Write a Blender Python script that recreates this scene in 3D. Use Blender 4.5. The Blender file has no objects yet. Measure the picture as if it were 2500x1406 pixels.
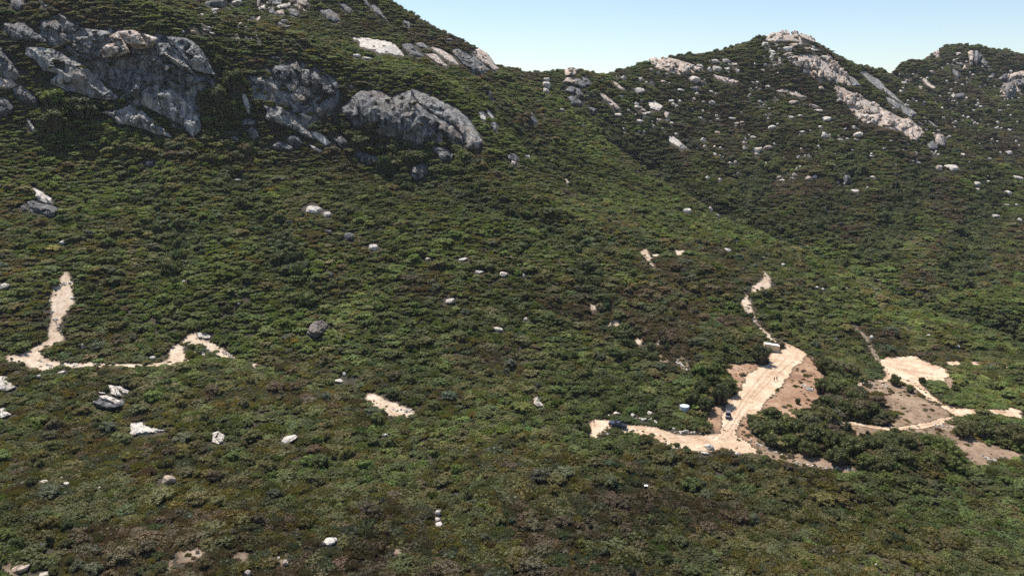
import bpy, bmesh, math, random
import numpy as np
from mathutils import Vector, Matrix, Euler
from mathutils.geometry import delaunay_2d_cdt
from mathutils import noise as mnoise

# ------------------------------------------------------------------ camera, sky, sun, exposure
scene = bpy.context.scene
COL = scene.collection
CAM_Z, PITCH, FPX = 100.0, math.radians(13.5), 1785.0     # photograph is 2500 x 1406, focal length in its pixels
CP, SP = math.cos(PITCH), math.sin(PITCH)
cd = bpy.data.cameras.new('camera'); cam = bpy.data.objects.new('camera', cd); COL.objects.link(cam)
cam.location = (0, 0, CAM_Z); cam.rotation_euler = (math.pi/2 - PITCH, 0, 0)
cd.sensor_fit = 'HORIZONTAL'; cd.sensor_width = 36.0; cd.lens = 36.0*FPX/2500.0
cd.clip_start = 1.0; cd.clip_end = 20000.0
scene.camera = cam

SUN_EL = math.radians(63.0)
SUN_H = Vector((-0.58, 0.815, 0)).normalized()              # horizontal direction towards the sun: ahead and left
SUN_DIR = Vector((SUN_H.x*math.cos(SUN_EL), SUN_H.y*math.cos(SUN_EL), math.sin(SUN_EL)))
world = bpy.data.worlds.new('World'); scene.world = world; world.use_nodes = True
wn = world.node_tree; wn.nodes.clear()
wo = wn.nodes.new('ShaderNodeOutputWorld'); wb = wn.nodes.new('ShaderNodeBackground'); ws = wn.nodes.new('ShaderNodeTexSky')
ws.sky_type = 'NISHITA'; ws.sun_disc = False; ws.sun_elevation = SUN_EL
ws.sun_rotation = math.atan2(SUN_H.x, SUN_H.y)
ws.air_density = 1.0; ws.dust_density = 0.5; ws.ozone_density = 0.4; ws.altitude = 500
wb.inputs['Strength'].default_value = 0.10
wn.links.new(ws.outputs[0], wb.inputs['Color']); wn.links.new(wb.outputs[0], wo.inputs['Surface'])
sl = bpy.data.lights.new('sun', 'SUN'); sl.energy = 4.8; sl.angle = math.radians(0.53); sl.color = (1.0, 0.955, 0.88)
so = bpy.data.objects.new('sun', sl); COL.objects.link(so)
so.rotation_euler = (-SUN_DIR).to_track_quat('-Z', 'Y').to_euler(); so.location = (0, 0, 400)
scene.view_settings.view_transform = 'Standard'; scene.view_settings.look = 'None'
scene.view_settings.exposure = 0.55; scene.view_settings.gamma = 1.0; scene.view_settings.use_curve_mapping = False
scene.render.engine = 'CYCLES'
scene.cycles.max_bounces = 5; scene.cycles.diffuse_bounces = 3; scene.cycles.glossy_bounces = 2
scene.cycles.transmission_bounces = 3; scene.cycles.transparent_max_bounces = 4
scene.cycles.use_denoising = False; scene.cycles.use_adaptive_sampling = False

rng = np.random.default_rng(7)
random.seed(7)

# ------------------------------------------------------------------ numeric helpers
def vn2(x, y, seed=0):
    """value noise in -1..1"""
    x = np.asarray(x, float); y = np.asarray(y, float)
    xi = np.floor(x).astype(np.int64); yi = np.floor(y).astype(np.int64)
    fx = x - xi; fy = y - yi
    fx = fx*fx*fx*(fx*(fx*6-15)+10); fy = fy*fy*fy*(fy*(fy*6-15)+10)
    def h(a, b):
        n = (a*374761393 + b*668265263 + seed*974634777) & 0xffffffff
        n = ((n ^ (n >> 13))*1274126177) & 0xffffffff
        n = n ^ (n >> 16)
        return (n & 0xffff)/32767.5 - 1.0
    a = h(xi, yi); b = h(xi+1, yi); c = h(xi, yi+1); d = h(xi+1, yi+1)
    return (a*(1-fx)+b*fx)*(1-fy) + (c*(1-fx)+d*fx)*fy
def fbm(x, y, octaves=4, seed=0, gain=0.5):
    s = 0; a = 1; t = 0
    for o in range(octaves):
        s = s + a*vn2(x*2**o + 17.3*o, y*2**o - 9.1*o, seed+o); t += a; a *= gain
    return s/t
def ray(px, py):
    u = (np.asarray(px, float)-1250.0)/FPX; v = (703.0-np.asarray(py, float))/FPX
    return u, CP + v*SP, v*CP - SP            # x, y, z of the viewing direction
def at_depth(px, py, Y):
    dx, dy, dz = ray(px, py); t = Y/dy
    return dx*t, Y+0*t, CAM_Z + dz*t
def project(x, y, z):
    zz = np.asarray(z)-CAM_Z
    f = y*CP - zz*SP; up = y*SP + zz*CP
    return 1250.0 + FPX*x/f, 703.0 - FPX*up/f, f

# ------------------------------------------------------------------ terrain: control points (photo pixel, depth along the view in metres)
CTRL = [
 # near ground
 (100,1406,127),(600,1406,134),(1250,1406,143),(1850,1406,150),(2480,1406,154),(-300,1406,122),(2800,1406,158),
 (100,1200,165),(600,1200,172),(1250,1200,180),(1800,1250,178),(2300,1250,181),(2480,1200,192),
 (100,1000,212),(600,1050,208),(1000,1080,209),(1500,1150,192),
 # tracks and clearings
 (100,870,240),(30,875,238),(400,885,242),(570,870,255),(700,900,250),(950,985,227),(1200,1010,226),(1507,1040,222),(1640,1065,219),(1780,1080,216),(1900,1110,211),
 (1780,1010,230),(1893,930,258),(1960,900,268),(1910,840,291),(1800,900,265),(1840,760,314),(1865,665,349),(2200,1150,195),(2060,1130,202),
 (2040,1000,236),(2230,900,282),(2150,880,290),(2300,1010,236),(2250,1045,226),(2480,1000,240),(2350,1090,213),(2480,900,285),(2300,850,312),
 # left slope
 (165,660,285),(300,800,262),(300,700,283),(300,600,312),(300,500,345),(300,410,373),(0,600,300),(0,500,330),(0,400,358),(550,700,290),(550,600,318),(550,500,352),(550,400,390),
 (40,290,385),(300,325,392),(460,330,400),(300,80,419),(400,90,422),(470,105,427),(110,50,416),(0,100,410),(0,0,440),(300,0,480),(550,200,432),(520,60,500),(-250,300,350),(-250,0,430),
 (650,360,412),(650,180,434),(750,160,448),(800,350,422),(900,400,418),
 # middle slope
 (800,600,330),(800,500,372),(800,420,404),(800,700,300),(800,800,276),(800,950,238),(1000,372,432),(1000,228,457),(1150,365,440),(1100,255,464),(850,255,449),
 (900,150,520),(1000,500,378),(1000,650,322),(1000,800,278),(1200,800,280),(1200,700,308),(1200,600,342),(1200,500,384),(1200,430,420),(1220,330,492),(1200,240,560),
 (800,80,585),(700,20,640),(560,30,575),(420,40,472),
 (1500,900,258),(1500,800,286),(1500,700,318),(1500,620,352),(1650,620,365),(1650,750,316),(1650,900,262),(1400,520,402),(1500,540,410),(1350,420,480),(1300,340,545),(1250,240,620),
 (1450,440,520),(1400,330,600),(1650,560,410),(1750,600,400),(1850,615,398),(1950,650,388),(2100,720,362),(2300,790,340),(2150,800,328),
 # gully between the near slope and the far hill
 (1560,390,640),(1700,460,580),(1850,545,520),(2100,650,440),(2300,735,385),(2480,800,350),(1480,300,700),
 # far hill
 (2000,560,530),(2000,500,580),(2000,400,680),(2000,300,770),(2000,200,850),(1800,450,635),(1700,380,680),(1700,300,760),(1800,200,850),(1600,220,800),(1500,260,740),
 (2300,640,470),(2300,500,600),(2480,560,570),(2480,660,470),(2480,400,800),(2250,345,770),(2150,260,850),(2350,400,720),(2330,300,1010),(2450,250,1120),(2250,220,1060),(2300,180,1190),
]
RIDGE = [(-300,-190,560),(0,-170,580),(300,-160,620),(600,-120,690),(800,-70,690),(950,8,668),(1050,72,672),(1130,106,690),(1210,160,710),(1270,178,740),(1325,182,770),
         (1400,174,800),(1440,196,830),(1480,194,870),(1600,150,890),(1680,140,890),(1750,136,900),(1850,100,930),(1920,84,935),(1985,106,930),(2060,154,930),(2150,184,1000),
         (2190,180,1170),(2230,164,1240),(2280,136,1300),(2380,136,1310),(2500,150,1300),(2800,164,1300)]
pts = []
for px, py, Y in CTRL+RIDGE:
    x, y, z = at_depth(px, py, Y); pts.append((float(x), float(Y), float(z)))
for px, py, Y in RIDGE:
    x, y, z = at_depth(px, py, Y); k = 1.16
    pts.append((float(x)*k, Y*k, float(z)-0.07*Y))
    k = 1.4; pts.append((float(x)*k, Y*k, float(z)-0.15*Y))
pts += [(-620,400,150),(-640,900,150),(-640,1700,20),(1250,300,-20),(1250,700,20),(1300,1700,30),(200,1700,0),(0,20,-18),(-300,60,5),(400,60,-24),(0,-60,-30),(-160,-40,-15),(200,-40,-35)]
P = np.array(pts); S0 = 200.0
def mq(d2): return np.sqrt(d2 + (28.0/S0)**2)
Q = P[:, :2]/S0; n = len(Q)
A = np.zeros((n+3, n+3)); d2 = ((Q[:, None]-Q[None])**2).sum(-1)
A[:n, :n] = mq(d2) + 0.004*np.eye(n)*-1
A[:n, n] = 1; A[:n, n+1:] = Q; A[n, :n] = 1; A[n+1:, :n] = Q.T
W = np.linalg.solve(A, np.concatenate([P[:, 2], np.zeros(3)]))
GS = 3.0
GX = np.arange(-640, 1260, GS); GY = np.arange(-20, 1680, GS)
XX, YY = np.meshgrid(GX, GY)
H = np.zeros(XX.shape)
q = np.stack([XX.ravel(), YY.ravel()], 1)/S0
acc = np.full(len(q), W[n]) + q@W[n+1:]
for i in range(n):
    acc += W[i]*np.sqrt((q[:, 0]-Q[i, 0])**2 + (q[:, 1]-Q[i, 1])**2 + (28.0/S0)**2)
H = acc.reshape(XX.shape)
def blur(a, k):
    for _ in range(k):
        p = np.pad(a, 1, mode='edge')
        a = (p[:-2, 1:-1]+p[2:, 1:-1]+p[1:-1, :-2]+p[1:-1, 2:]+2*a)/6
    return a
H = blur(H, 3)
def hgt(x, y):
    gx = np.clip((np.asarray(x, float)-GX[0])/GS, 0, len(GX)-1.001); gy = np.clip((np.asarray(y, float)-GY[0])/GS, 0, len(GY)-1.001)
    i = gx.astype(int); j = gy.astype(int); fx = gx-i; fy = gy-j
    return (H[j, i]*(1-fx)+H[j, i+1]*fx)*(1-fy) + (H[j+1, i]*(1-fx)+H[j+1, i+1]*fx)*fy
NEAR = None
YS = 70.0*np.power(1640/70.0, np.linspace(0, 1, 420))
def hit(px, py):
    """depth (world y) where the photo's pixel meets the terrain; nan for sky"""
    px = np.atleast_1d(np.asarray(px, float)).ravel(); py = np.atleast_1d(np.asarray(py, float)).ravel()
    dx, dy, dz = ray(px, py)
    out = np.full(len(px), np.nan); act = np.arange(len(px))
    pg = np.full(len(px), 1.0); k0, k1 = 0, len(YS)
    if NEAR is not None and len(px) < 4000:               # start the march close to the known depth
        i = np.clip(np.rint((px+100)/6).astype(int), 2, NEAR.shape[1]-3); j = np.clip(np.rint((py+30)/6).astype(int), 2, NEAR.shape[0]-3)
        if (np.abs(px-1250) < 1340).all() and (py > -18).all() and (py < 1420).all():
            nb = np.concatenate([NEAR[j+a, i+b] for a in (-2, -1, 0, 1, 2) for b in (-1, 0, 1)]); nb = nb[~np.isnan(nb)]
            if len(nb): k0 = max(0, int(np.searchsorted(YS, nb.min()*0.97))-2)
    for k, Y in list(enumerate(YS))[k0:k1]:
        t = Y/dy[act]; g = CAM_Z + dz[act]*t - hgt(dx[act]*t, np.full(len(act), Y))
        h_ = g <= 0
        if h_.any():
            a = act[h_]; g0 = pg[a]; g1 = g[h_]
            Y0 = YS[k-1] if k > k0 else Y
            out[a] = Y0 + (Y-Y0)*g0/np.maximum(g0-g1, 1e-6)
        pg[act] = g; act = act[~h_]
        if not len(act): break
    return out
def ground(px, py):
    """point on the terrain seen at a pixel; a sky pixel falls back on the ridge below it"""
    for k in range(40):
        Y = hit(px, py+3*k)[0]
        if not np.isnan(Y): break
    x, y, z = at_depth(px, py+3*k, Y)
    return Vector((float(x), float(Y), float(hgt(x, Y))))

# ------------------------------------------------------------------ areas traced on the photograph
def z7(pts): return [(X/3.516, 600+Y/3.516) for X, Y in pts]
def z5(pts): return [(1400+X/3.514, 780+Y/3.514) for X, Y in pts]
def z6(pts): return [(1850+X/3.515, 780+Y/3.515) for X, Y in pts]
def z4(pts): return [(600+X/5.208, 850+Y/5.208) for X, Y in pts]
def zt(pts): return [(1350+X/4.167, 580+Y/4.167) for X, Y in pts]
ROADS = {
 'left track': [
  z7([(580,195),(600,250),(640,300),(600,345),(640,430),(650,470),(600,520),(540,580),(515,650),(520,720),(550,790),(440,830),(370,850),(330,900),(380,930),(420,965),(495,985),(480,1030),(360,1050),(250,1030),(190,985),(40,970),(20,945),(130,930),(220,905),(330,845),(390,800),(395,720),(420,620),(425,540),(410,460),(460,420),(445,355),(500,335),(495,300),(530,260),(570,215)]),
  z7([(490,985),(640,990),(860,1000),(1100,1008),(1250,1012),(1380,995),(1440,960),(1440,880),(1470,855),(1560,830),(1580,900),(1615,950),(1600,975),(1450,1010),(1380,1020),(1250,1025),(1100,1028),(860,1014),(640,1012),(500,1005)]),
  z7([(1560,800),(1680,725),(1720,800),(1800,815),(1850,830),(1940,890),(2020,950),(1960,948),(1880,925),(1800,870),(1720,830),(1620,820)]),
  [(600,874),(622,884),(645,889),(640,893),(620,889),(600,880)],
 ],
 'middle track': [
  z4([(1510,555),(1640,560),(1760,610),(1840,660),(1920,680),(2000,720),(2080,740),(2160,790),(2100,840),(2000,845),(1830,840),(1780,800),(1760,750),(1650,710),(1560,660),(1520,600)]),
 ],
 'clearing': [
  z5([(140,845),(330,860),(480,890),(680,910),(830,960),(950,985),(1270,970),(1290,900),(1280,860),(1310,740),(1330,680),(1450,600),(1440,560),(1470,490),(1540,450),(1620,390),(1690,340),(1660,290),(1740,262),(1810,240),(1770,200),(1790,185),(1900,230),(2000,280),(1980,330),(1880,430),(1800,520),(1700,640),(1620,700),(1590,790),(1420,840),(1400,920),(1380,980),(1480,1050),(1560,1120),(1500,1140),(1330,1100),(1240,1100),(1140,1100),(1000,1110),(860,1070),(740,1030),(680,980),(560,960),(430,945),(330,925),(240,930),(230,960),(200,1010),(130,1005)]),
 ],
 'upper track': [
  zt([(2110,320),(2160,350),(2200,400),(2230,450),(2170,500),(2100,520),(2010,540),(1970,590),(1990,650),(2040,720),(2060,800),(2080,870),(2150,930),(2220,985),(2300,1040),(2270,1040),(2200,1005),(2150,980),(2070,880),(1990,780),(1940,700),(1915,620),(1950,580),(1930,545),(2010,530),(2010,480),(2090,450),(2150,400)]),
  zt([(925,100),(950,105),(985,150),(990,210),(1000,250),(1050,290),(1080,315),(1030,300),(970,260),(955,210),(925,180),(880,150)]),
  zt([(990,165),(1050,155),(1140,155),(1135,170),(1000,180)]), zt([(1210,135),(1290,122),(1360,135),(1290,165),(1230,165)]),
  zt([(1275,480),(1310,490),(1335,545),(1320,590),(1300,570),(1310,530)]),
  zt([(300,520),(335,545),(345,575),(315,545)]), zt([(345,655),(430,690),(420,720),(395,745),(365,700)]),
  zt([(545,840),(600,820),(695,830),(690,875),(650,860),(570,862)]), zt([(795,1000),(860,1020),(930,1060),(880,1075),(830,1050)]), zt([(1015,1025),(1080,1045),(1110,1065),(1040,1060)]),
 ],
 'right loop': [
  z6([(1040,350),(1100,315),(1250,310),(1390,305),(1390,330),(1500,380),(1600,430),(1640,480),(1560,520),(1440,500),(1390,530),(1380,560),(1450,620),(1560,690),(1660,740),(1740,765),(1880,770),(2000,765),(2150,750),(2285,770),(2285,845),(2180,825),(2050,795),(1900,790),(1790,800),(1710,820),(1660,860),(1560,890),(1420,925),(1290,940),(1120,940),(1000,925),(880,905),(780,895),(640,880),(640,860),(740,865),(900,885),(1050,910),(1200,922),(1350,900),(1500,870),(1620,840),(1680,790),(1640,760),(1520,690),(1400,610),(1320,550),(1220,505),(1140,500),(1060,520),(800,540),(800,525),(1050,505),(1100,480),(1080,420)]),
  [(2310,880),(2345,882),(2342,887),(2310,886)], [(2370,881),(2400,883),(2388,888),(2370,886)], [(2448,888),(2475,889),(2468,893),(2448,892)],
 ],
}
SLOPES = {
 'reddish cut bank': [z5([(1270,375),(1420,372),(1560,370),(1640,380),(1600,410),(1540,450),(1470,490),(1440,560),(1460,600),(1400,620),(1370,560),(1360,470),(1310,430)]),
                      z5([(1040,790),(1130,760),(1200,740),(1290,720),(1300,760),(1280,860),(1290,960),(1240,960),(1180,900),(1150,820)]),
                      z5([(1360,930),(1400,860),(1470,830),(1540,850),(1480,920),(1520,960),(1620,1060),(1740,1130),(1880,1150),(2000,1180),(2200,1230),(2400,1290),(2300,1300),(2120,1260),(1950,1230),(1800,1180),(1640,1130),(1540,1110),(1400,980)])],
 'eroded slope': [z5([(1980,330),(2000,285),(2070,330),(2060,400),(2160,490),(2150,560),(2160,650),(2080,680),(2000,760),(1900,750),(1780,800),(1590,780),(1640,700),(1720,640),(1800,530),(1880,430)]),
                  z5([(1790,790),(1880,790),(1960,830),(1850,830)])],
 'dry grass slope': [z6([(880,540),(980,530),(1140,530),(1220,560),(1330,600),(1420,680),(1520,730),(1640,780),(1600,840),(1450,880),(1280,915),(1090,915),(1160,860),(1130,760),(1020,700),(940,640)]),
                     z6([(640,890),(760,900),(900,910),(1100,945),(1290,945),(1420,935),(1560,900),(1660,870),(1700,930),(1830,990),(1950,1030),(2080,1100),(2285,1140),(2285,1180),(2100,1170),(1950,1240),(1850,1220),(1760,1150),(1680,1040),(1560,980),(1330,960),(1100,960),(930,1000),(840,1010),(800,950)]),
                     z6([(1500,370),(1640,430),(1680,520),(1680,600),(1620,560),(1580,510)]),
                     z6([(0,1040),(160,1110),(330,1140),(500,1180),(700,1230),(850,1260),(800,1310),(620,1270),(420,1240),(200,1190),(0,1130)])],
 'bare foreground soil': [[(430,1345),(470,1338),(500,1345),(480,1362),(440,1370)],[(560,1352),(600,1345),(610,1358),(575,1368)],[(400,1375),(425,1365),(430,1385),(410,1395)],
                          [(940,1330),(985,1332),(1000,1342),(955,1345)],[(1045,1340),(1070,1338),(1065,1352)],[(665,1355),(700,1352),(695,1380),(675,1378)],[(0,1385),(30,1375),(55,1385),(30,1406)]],
 'slide scar': [[(2112,826),(2090,800),(2078,786),(2088,790),(2120,825),(2150,880),(2130,870)],[(1650,878),(1662,868),(1675,880),(1690,915),(1672,900)],[(1605,860),(1632,868),(1628,886),(1610,876)]],
}
MW, MH = 1250, 703
def raster(poly, arr, val=1):
    p = np.array(poly)/2.0
    x0, x1 = int(max(0, p[:, 0].min()-1)), int(min(MW-1, p[:, 0].max()+1)); y0, y1 = int(max(0, p[:, 1].min()-1)), int(min(MH-1, p[:, 1].max()+1))
    if x1 < x0 or y1 < y0: return
    yy, xx = np.mgrid[y0:y1+1, x0:x1+1]; inside = np.zeros(xx.shape, bool)
    for (ax, ay), (bx, by) in zip(p, np.roll(p, -1, 0)):
        if ay == by: continue
        c = ((ay > yy) != (by > yy)) & (xx < (bx-ax)*(yy-ay)/(by-ay)+ax); inside ^= c
    sub = arr[y0:y1+1, x0:x1+1]; sub[inside] = val
def look(arr, px, py):
    i = np.clip((np.asarray(px)/2).astype(int), 0, MW-1); j = np.clip((np.asarray(py)/2).astype(int), 0, MH-1)
    ok = (np.asarray(px) >= 0) & (np.asarray(px) < 2500) & (np.asarray(py) >= 0) & (np.asarray(py) < 1406)
    return np.where(ok, arr[j, i], 0)
soil = np.zeros((MH, MW), np.int16)       # 1.. roads, 101.. slopes
names = []
for k, (nm, polys) in enumerate(SLOPES.items()):
    for p in polys: raster(p, soil, 101+k)
for k, (nm, polys) in enumerate(ROADS.items()):
    for p in polys: raster(p, soil, 1+k)
# relief of a few metres away from the tracks and clearings
sx, sy, _ = project(XX, YY, H)
rd = (look(soil, sx, sy) > 0).astype(float)
calm = np.clip(blur(rd, 6)*4, 0, 1)
far = np.clip((YY-200)/500, 0, 1)
rc = np.full(XX.shape, 1e9)
for px, py, Y in RIDGE:
    rx, ry, _ = at_depth(px, py, Y); rc = np.minimum(rc, np.hypot(XX-rx, YY-ry))
calm = np.maximum(calm, 0.8*np.clip(1.6-rc/70.0, 0, 1))
REL = (fbm(XX/55, YY/55, 4, 3)*(2.6+5*far) + (0.5-np.abs(fbm(XX/120+3, YY/160, 3, 11)))*(1.5+9*far))*(1-calm)
H = H + REL
# stream gullies
GULLY = [([(1470,290),(1560,378),(1700,450),(1850,532),(1960,584),(2100,645),(2300,728),(2490,790)], 17.0, 24.0), ([(900,395),(1050,440),(1180,490),(1330,530),(1450,575),(1600,600)], 6.0, 11.0), ([(330,430),(400,520),(440,600),(420,660)], 4.5, 10.0), ([(560,430),(640,540),(700,640),(760,720)], 4.0, 10.0), ([(1980,560),(2060,440),(2110,380)], 4.0, 14.0), ([(1640,420),(1600,330),(1560,260)], 5.0, 14.0), ([(1220,250),(1260,330),(1340,400),(1420,470)], 4.5, 12.0), ([(1350,580),(1420,680),(1470,760),(1560,850)], 3.0, 7.0), ([(1900,330),(1860,420),(1830,500)], 5.0, 16.0), ([(2250,400),(2200,520),(2140,620)], 5.0, 15.0), ([(2420,430),(2380,560),(2340,690)], 5.0, 15.0)]
gd = np.full(XX.shape, 9.0)
for line, depth, wid in GULLY:
    a = np.array(line, float); Yl = hit(a[:, 0], a[:, 1]); okl = ~np.isnan(Yl); gxl, _, _ = at_depth(a[okl, 0], a[okl, 1], Yl[okl]); gyl = Yl[okl]
    d = np.full(XX.shape, 1e9)
    for k in range(len(gxl)-1):
        ax, ay, bx, by = gxl[k], gyl[k], gxl[k+1], gyl[k+1]
        t = np.clip(((XX-ax)*(bx-ax)+(YY-ay)*(by-ay))/((bx-ax)**2+(by-ay)**2), 0, 1); d = np.minimum(d, np.hypot(XX-ax-t*(bx-ax), YY-ay-t*(by-ay)))
    d = d + 5*vn2(XX/18, YY/18, 71)
    H = H - depth*np.exp(-(d/wid)**2)*(1-calm); gd = np.minimum(gd, np.maximum(d, 0)/wid)
DPX, DPY = np.meshgrid(np.arange(-100, 2605, 6), np.arange(-30, 1440, 6))
DEP = hit(DPX.ravel(), DPY.ravel()).reshape(DPX.shape)
NEAR = DEP
DEPF = np.where(np.isnan(DEP), 1e5, DEP)
def seen_depth(px, py):
    i = np.clip(np.rint((np.asarray(px)+100)/6).astype(int), 0, DPX.shape[1]-1); j = np.clip(np.rint((np.asarray(py)+30)/6).astype(int), 0, DPX.shape[0]-1)
    return DEPF[j, i]
# ------------------------------------------------------------------ materials
def new_mat(name):
    m = bpy.data.materials.new(name); m.use_nodes = True
    nt = m.node_tree; nt.nodes.clear()
    o = nt.nodes.new('ShaderNodeOutputMaterial'); b = nt.nodes.new('ShaderNodeBsdfPrincipled')
    nt.links.new(b.outputs[0], o.inputs[0]); b.inputs['Roughness'].default_value = 0.9
    b.inputs['Specular IOR Level'].default_value = 0.2
    return m, nt, b, o
def N(nt, t, **kw):
    n_ = nt.nodes.new(t)
    for k, v in kw.items(): setattr(n_, k, v)
    return n_
def ramp(nt, fac, stops):
    r = N(nt, 'ShaderNodeValToRGB'); nt.links.new(fac, r.inputs[0])
    e = r.color_ramp.elements
    while len(e) < len(stops): e.new(0.5)
    for el, (p, c) in zip(e, stops): el.position = p; el.color = (*c, 1)
    return r.outputs[0]
def noise_tex(nt, vec, scale, detail=4, rough=0.55, dist=0.0):
    t = N(nt, 'ShaderNodeTexNoise'); t.inputs['Scale'].default_value = scale; t.inputs['Detail'].default_value = detail
    t.inputs['Roughness'].default_value = rough; t.inputs['Distortion'].default_value = dist
    if vec is not None: nt.links.new(vec, t.inputs['Vector'])
    return t.outputs['Fac']
def mixc(nt, fac, a, b, mode='MIX'):
    m = N(nt, 'ShaderNodeMix', data_type='RGBA', blend_type=mode)
    for i, v in ((0, fac), (6, a), (7, b)):
        if isinstance(v, (int, float)): m.inputs[i].default_value = v
        elif isinstance(v, tuple): m.inputs[i].default_value = (*v, 1)
        else: nt.links.new(v, m.inputs[i])
    return m.outputs[2]
def bump(nt, h, strength, dist):
    b = N(nt, 'ShaderNodeBump'); b.inputs['Strength'].default_value = strength; b.inputs['Distance'].default_value = dist
    nt.links.new(h, b.inputs['Height']); return b.outputs[0]
def geo_pos(nt): return N(nt, 'ShaderNodeNewGeometry').outputs['Position']
def plain(name, col, rough=0.6, metal=0.0, spec=0.3):
    m, nt, b, o = new_mat(name)
    v = mixc(nt, noise_tex(nt, geo_pos(nt), 2.5, 3), tuple(c*0.88 for c in col), tuple(min(1, c*1.1) for c in col))
    nt.links.new(v, b.inputs['Base Color']); b.inputs['Roughness'].default_value = rough; b.inputs['Metallic'].default_value = metal
    b.inputs['Specular IOR Level'].default_value = spec
    return m
# leaf litter and soil under the brush
M_GROUND, nt, b, o = new_mat('brush_litter')
pos = geo_pos(nt)
c = ramp(nt, noise_tex(nt, pos, 0.35, 6, 0.65), [(0.3, (0.028, 0.026, 0.016)), (0.5, (0.050, 0.042, 0.028)), (0.66, (0.080, 0.064, 0.044)), (0.80, (0.17, 0.135, 0.095))])
nt.links.new(c, b.inputs['Base Color']); nt.links.new(bump(nt, noise_tex(nt, pos, 1.4, 6, 0.7), 0.8, 0.5), b.inputs['Normal'])
def soil_mat(name, a, bcol, c2, dark=(0.2, 0.13, 0.09)):
    m, nt, b, o = new_mat(name); pos = geo_pos(nt)
    big = noise_tex(nt, pos, 0.16, 6, 0.68, 0.5); fine = noise_tex(nt, pos, 1.1, 6, 0.7)
    c = ramp(nt, big, [(0.32, a), (0.5, bcol), (0.68, c2)])
    c = mixc(nt, 0.8, c, ramp(nt, fine, [(0.32, (0.5, 0.47, 0.44)), (0.5, (0.96, 0.96, 0.96)), (0.68, (1.15, 1.15, 1.13))]), 'MULTIPLY')
    at = N(nt, 'ShaderNodeAttribute', attribute_name='rut')
    c = mixc(nt, at.outputs['Fac'], c, dark)
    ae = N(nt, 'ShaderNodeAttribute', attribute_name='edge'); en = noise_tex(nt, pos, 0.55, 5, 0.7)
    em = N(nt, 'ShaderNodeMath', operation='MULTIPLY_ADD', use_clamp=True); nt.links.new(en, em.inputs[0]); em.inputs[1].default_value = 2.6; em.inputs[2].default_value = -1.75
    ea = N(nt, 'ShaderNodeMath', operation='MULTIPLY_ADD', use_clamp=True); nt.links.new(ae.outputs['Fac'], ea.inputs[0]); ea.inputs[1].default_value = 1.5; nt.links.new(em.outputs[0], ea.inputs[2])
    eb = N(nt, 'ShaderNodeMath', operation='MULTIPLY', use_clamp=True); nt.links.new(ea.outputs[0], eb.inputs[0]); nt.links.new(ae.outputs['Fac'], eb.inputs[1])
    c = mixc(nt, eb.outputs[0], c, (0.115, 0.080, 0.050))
    v = N(nt, 'ShaderNodeTexVoronoi'); v.inputs['Scale'].default_value = 0.9; nt.links.new(pos, v.inputs['Vector'])
    sp = ramp(nt, v.outputs['Distance'], [(0.06, (1, 1, 1)), (0.14, (0, 0, 0))])
    c = mixc(nt, mixc(nt, 0.5, sp, (0, 0, 0)), c, (0.52, 0.46, 0.40))
    nt.links.new(c, b.inputs['Base Color']); nt.links.new(bump(nt, fine, 0.55, 0.25), b.inputs['Normal'])
    return m
M_ROAD = soil_mat('pale_dirt', (0.42, 0.275, 0.175), (0.57, 0.415, 0.285), (0.66, 0.525, 0.395), (0.30, 0.185, 0.115))
M_TRACK = soil_mat('sandy_dirt', (0.40, 0.285, 0.195), (0.54, 0.42, 0.31), (0.64, 0.53, 0.42), (0.29, 0.195, 0.13))
M_RED = soil_mat('reddish_dirt', (0.19, 0.108, 0.066), (0.30, 0.18, 0.112), (0.41, 0.275, 0.185), (0.22, 0.12, 0.08))
M_DRY = soil_mat('dry_grass_soil', (0.15, 0.098, 0.066), (0.235, 0.162, 0.11), (0.35, 0.255, 0.175), (0.15, 0.12, 0.07))
M_SCAR = soil_mat('grey_soil', (0.13, 0.10, 0.07), (0.22, 0.17, 0.12), (0.40, 0.32, 0.245))
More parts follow.
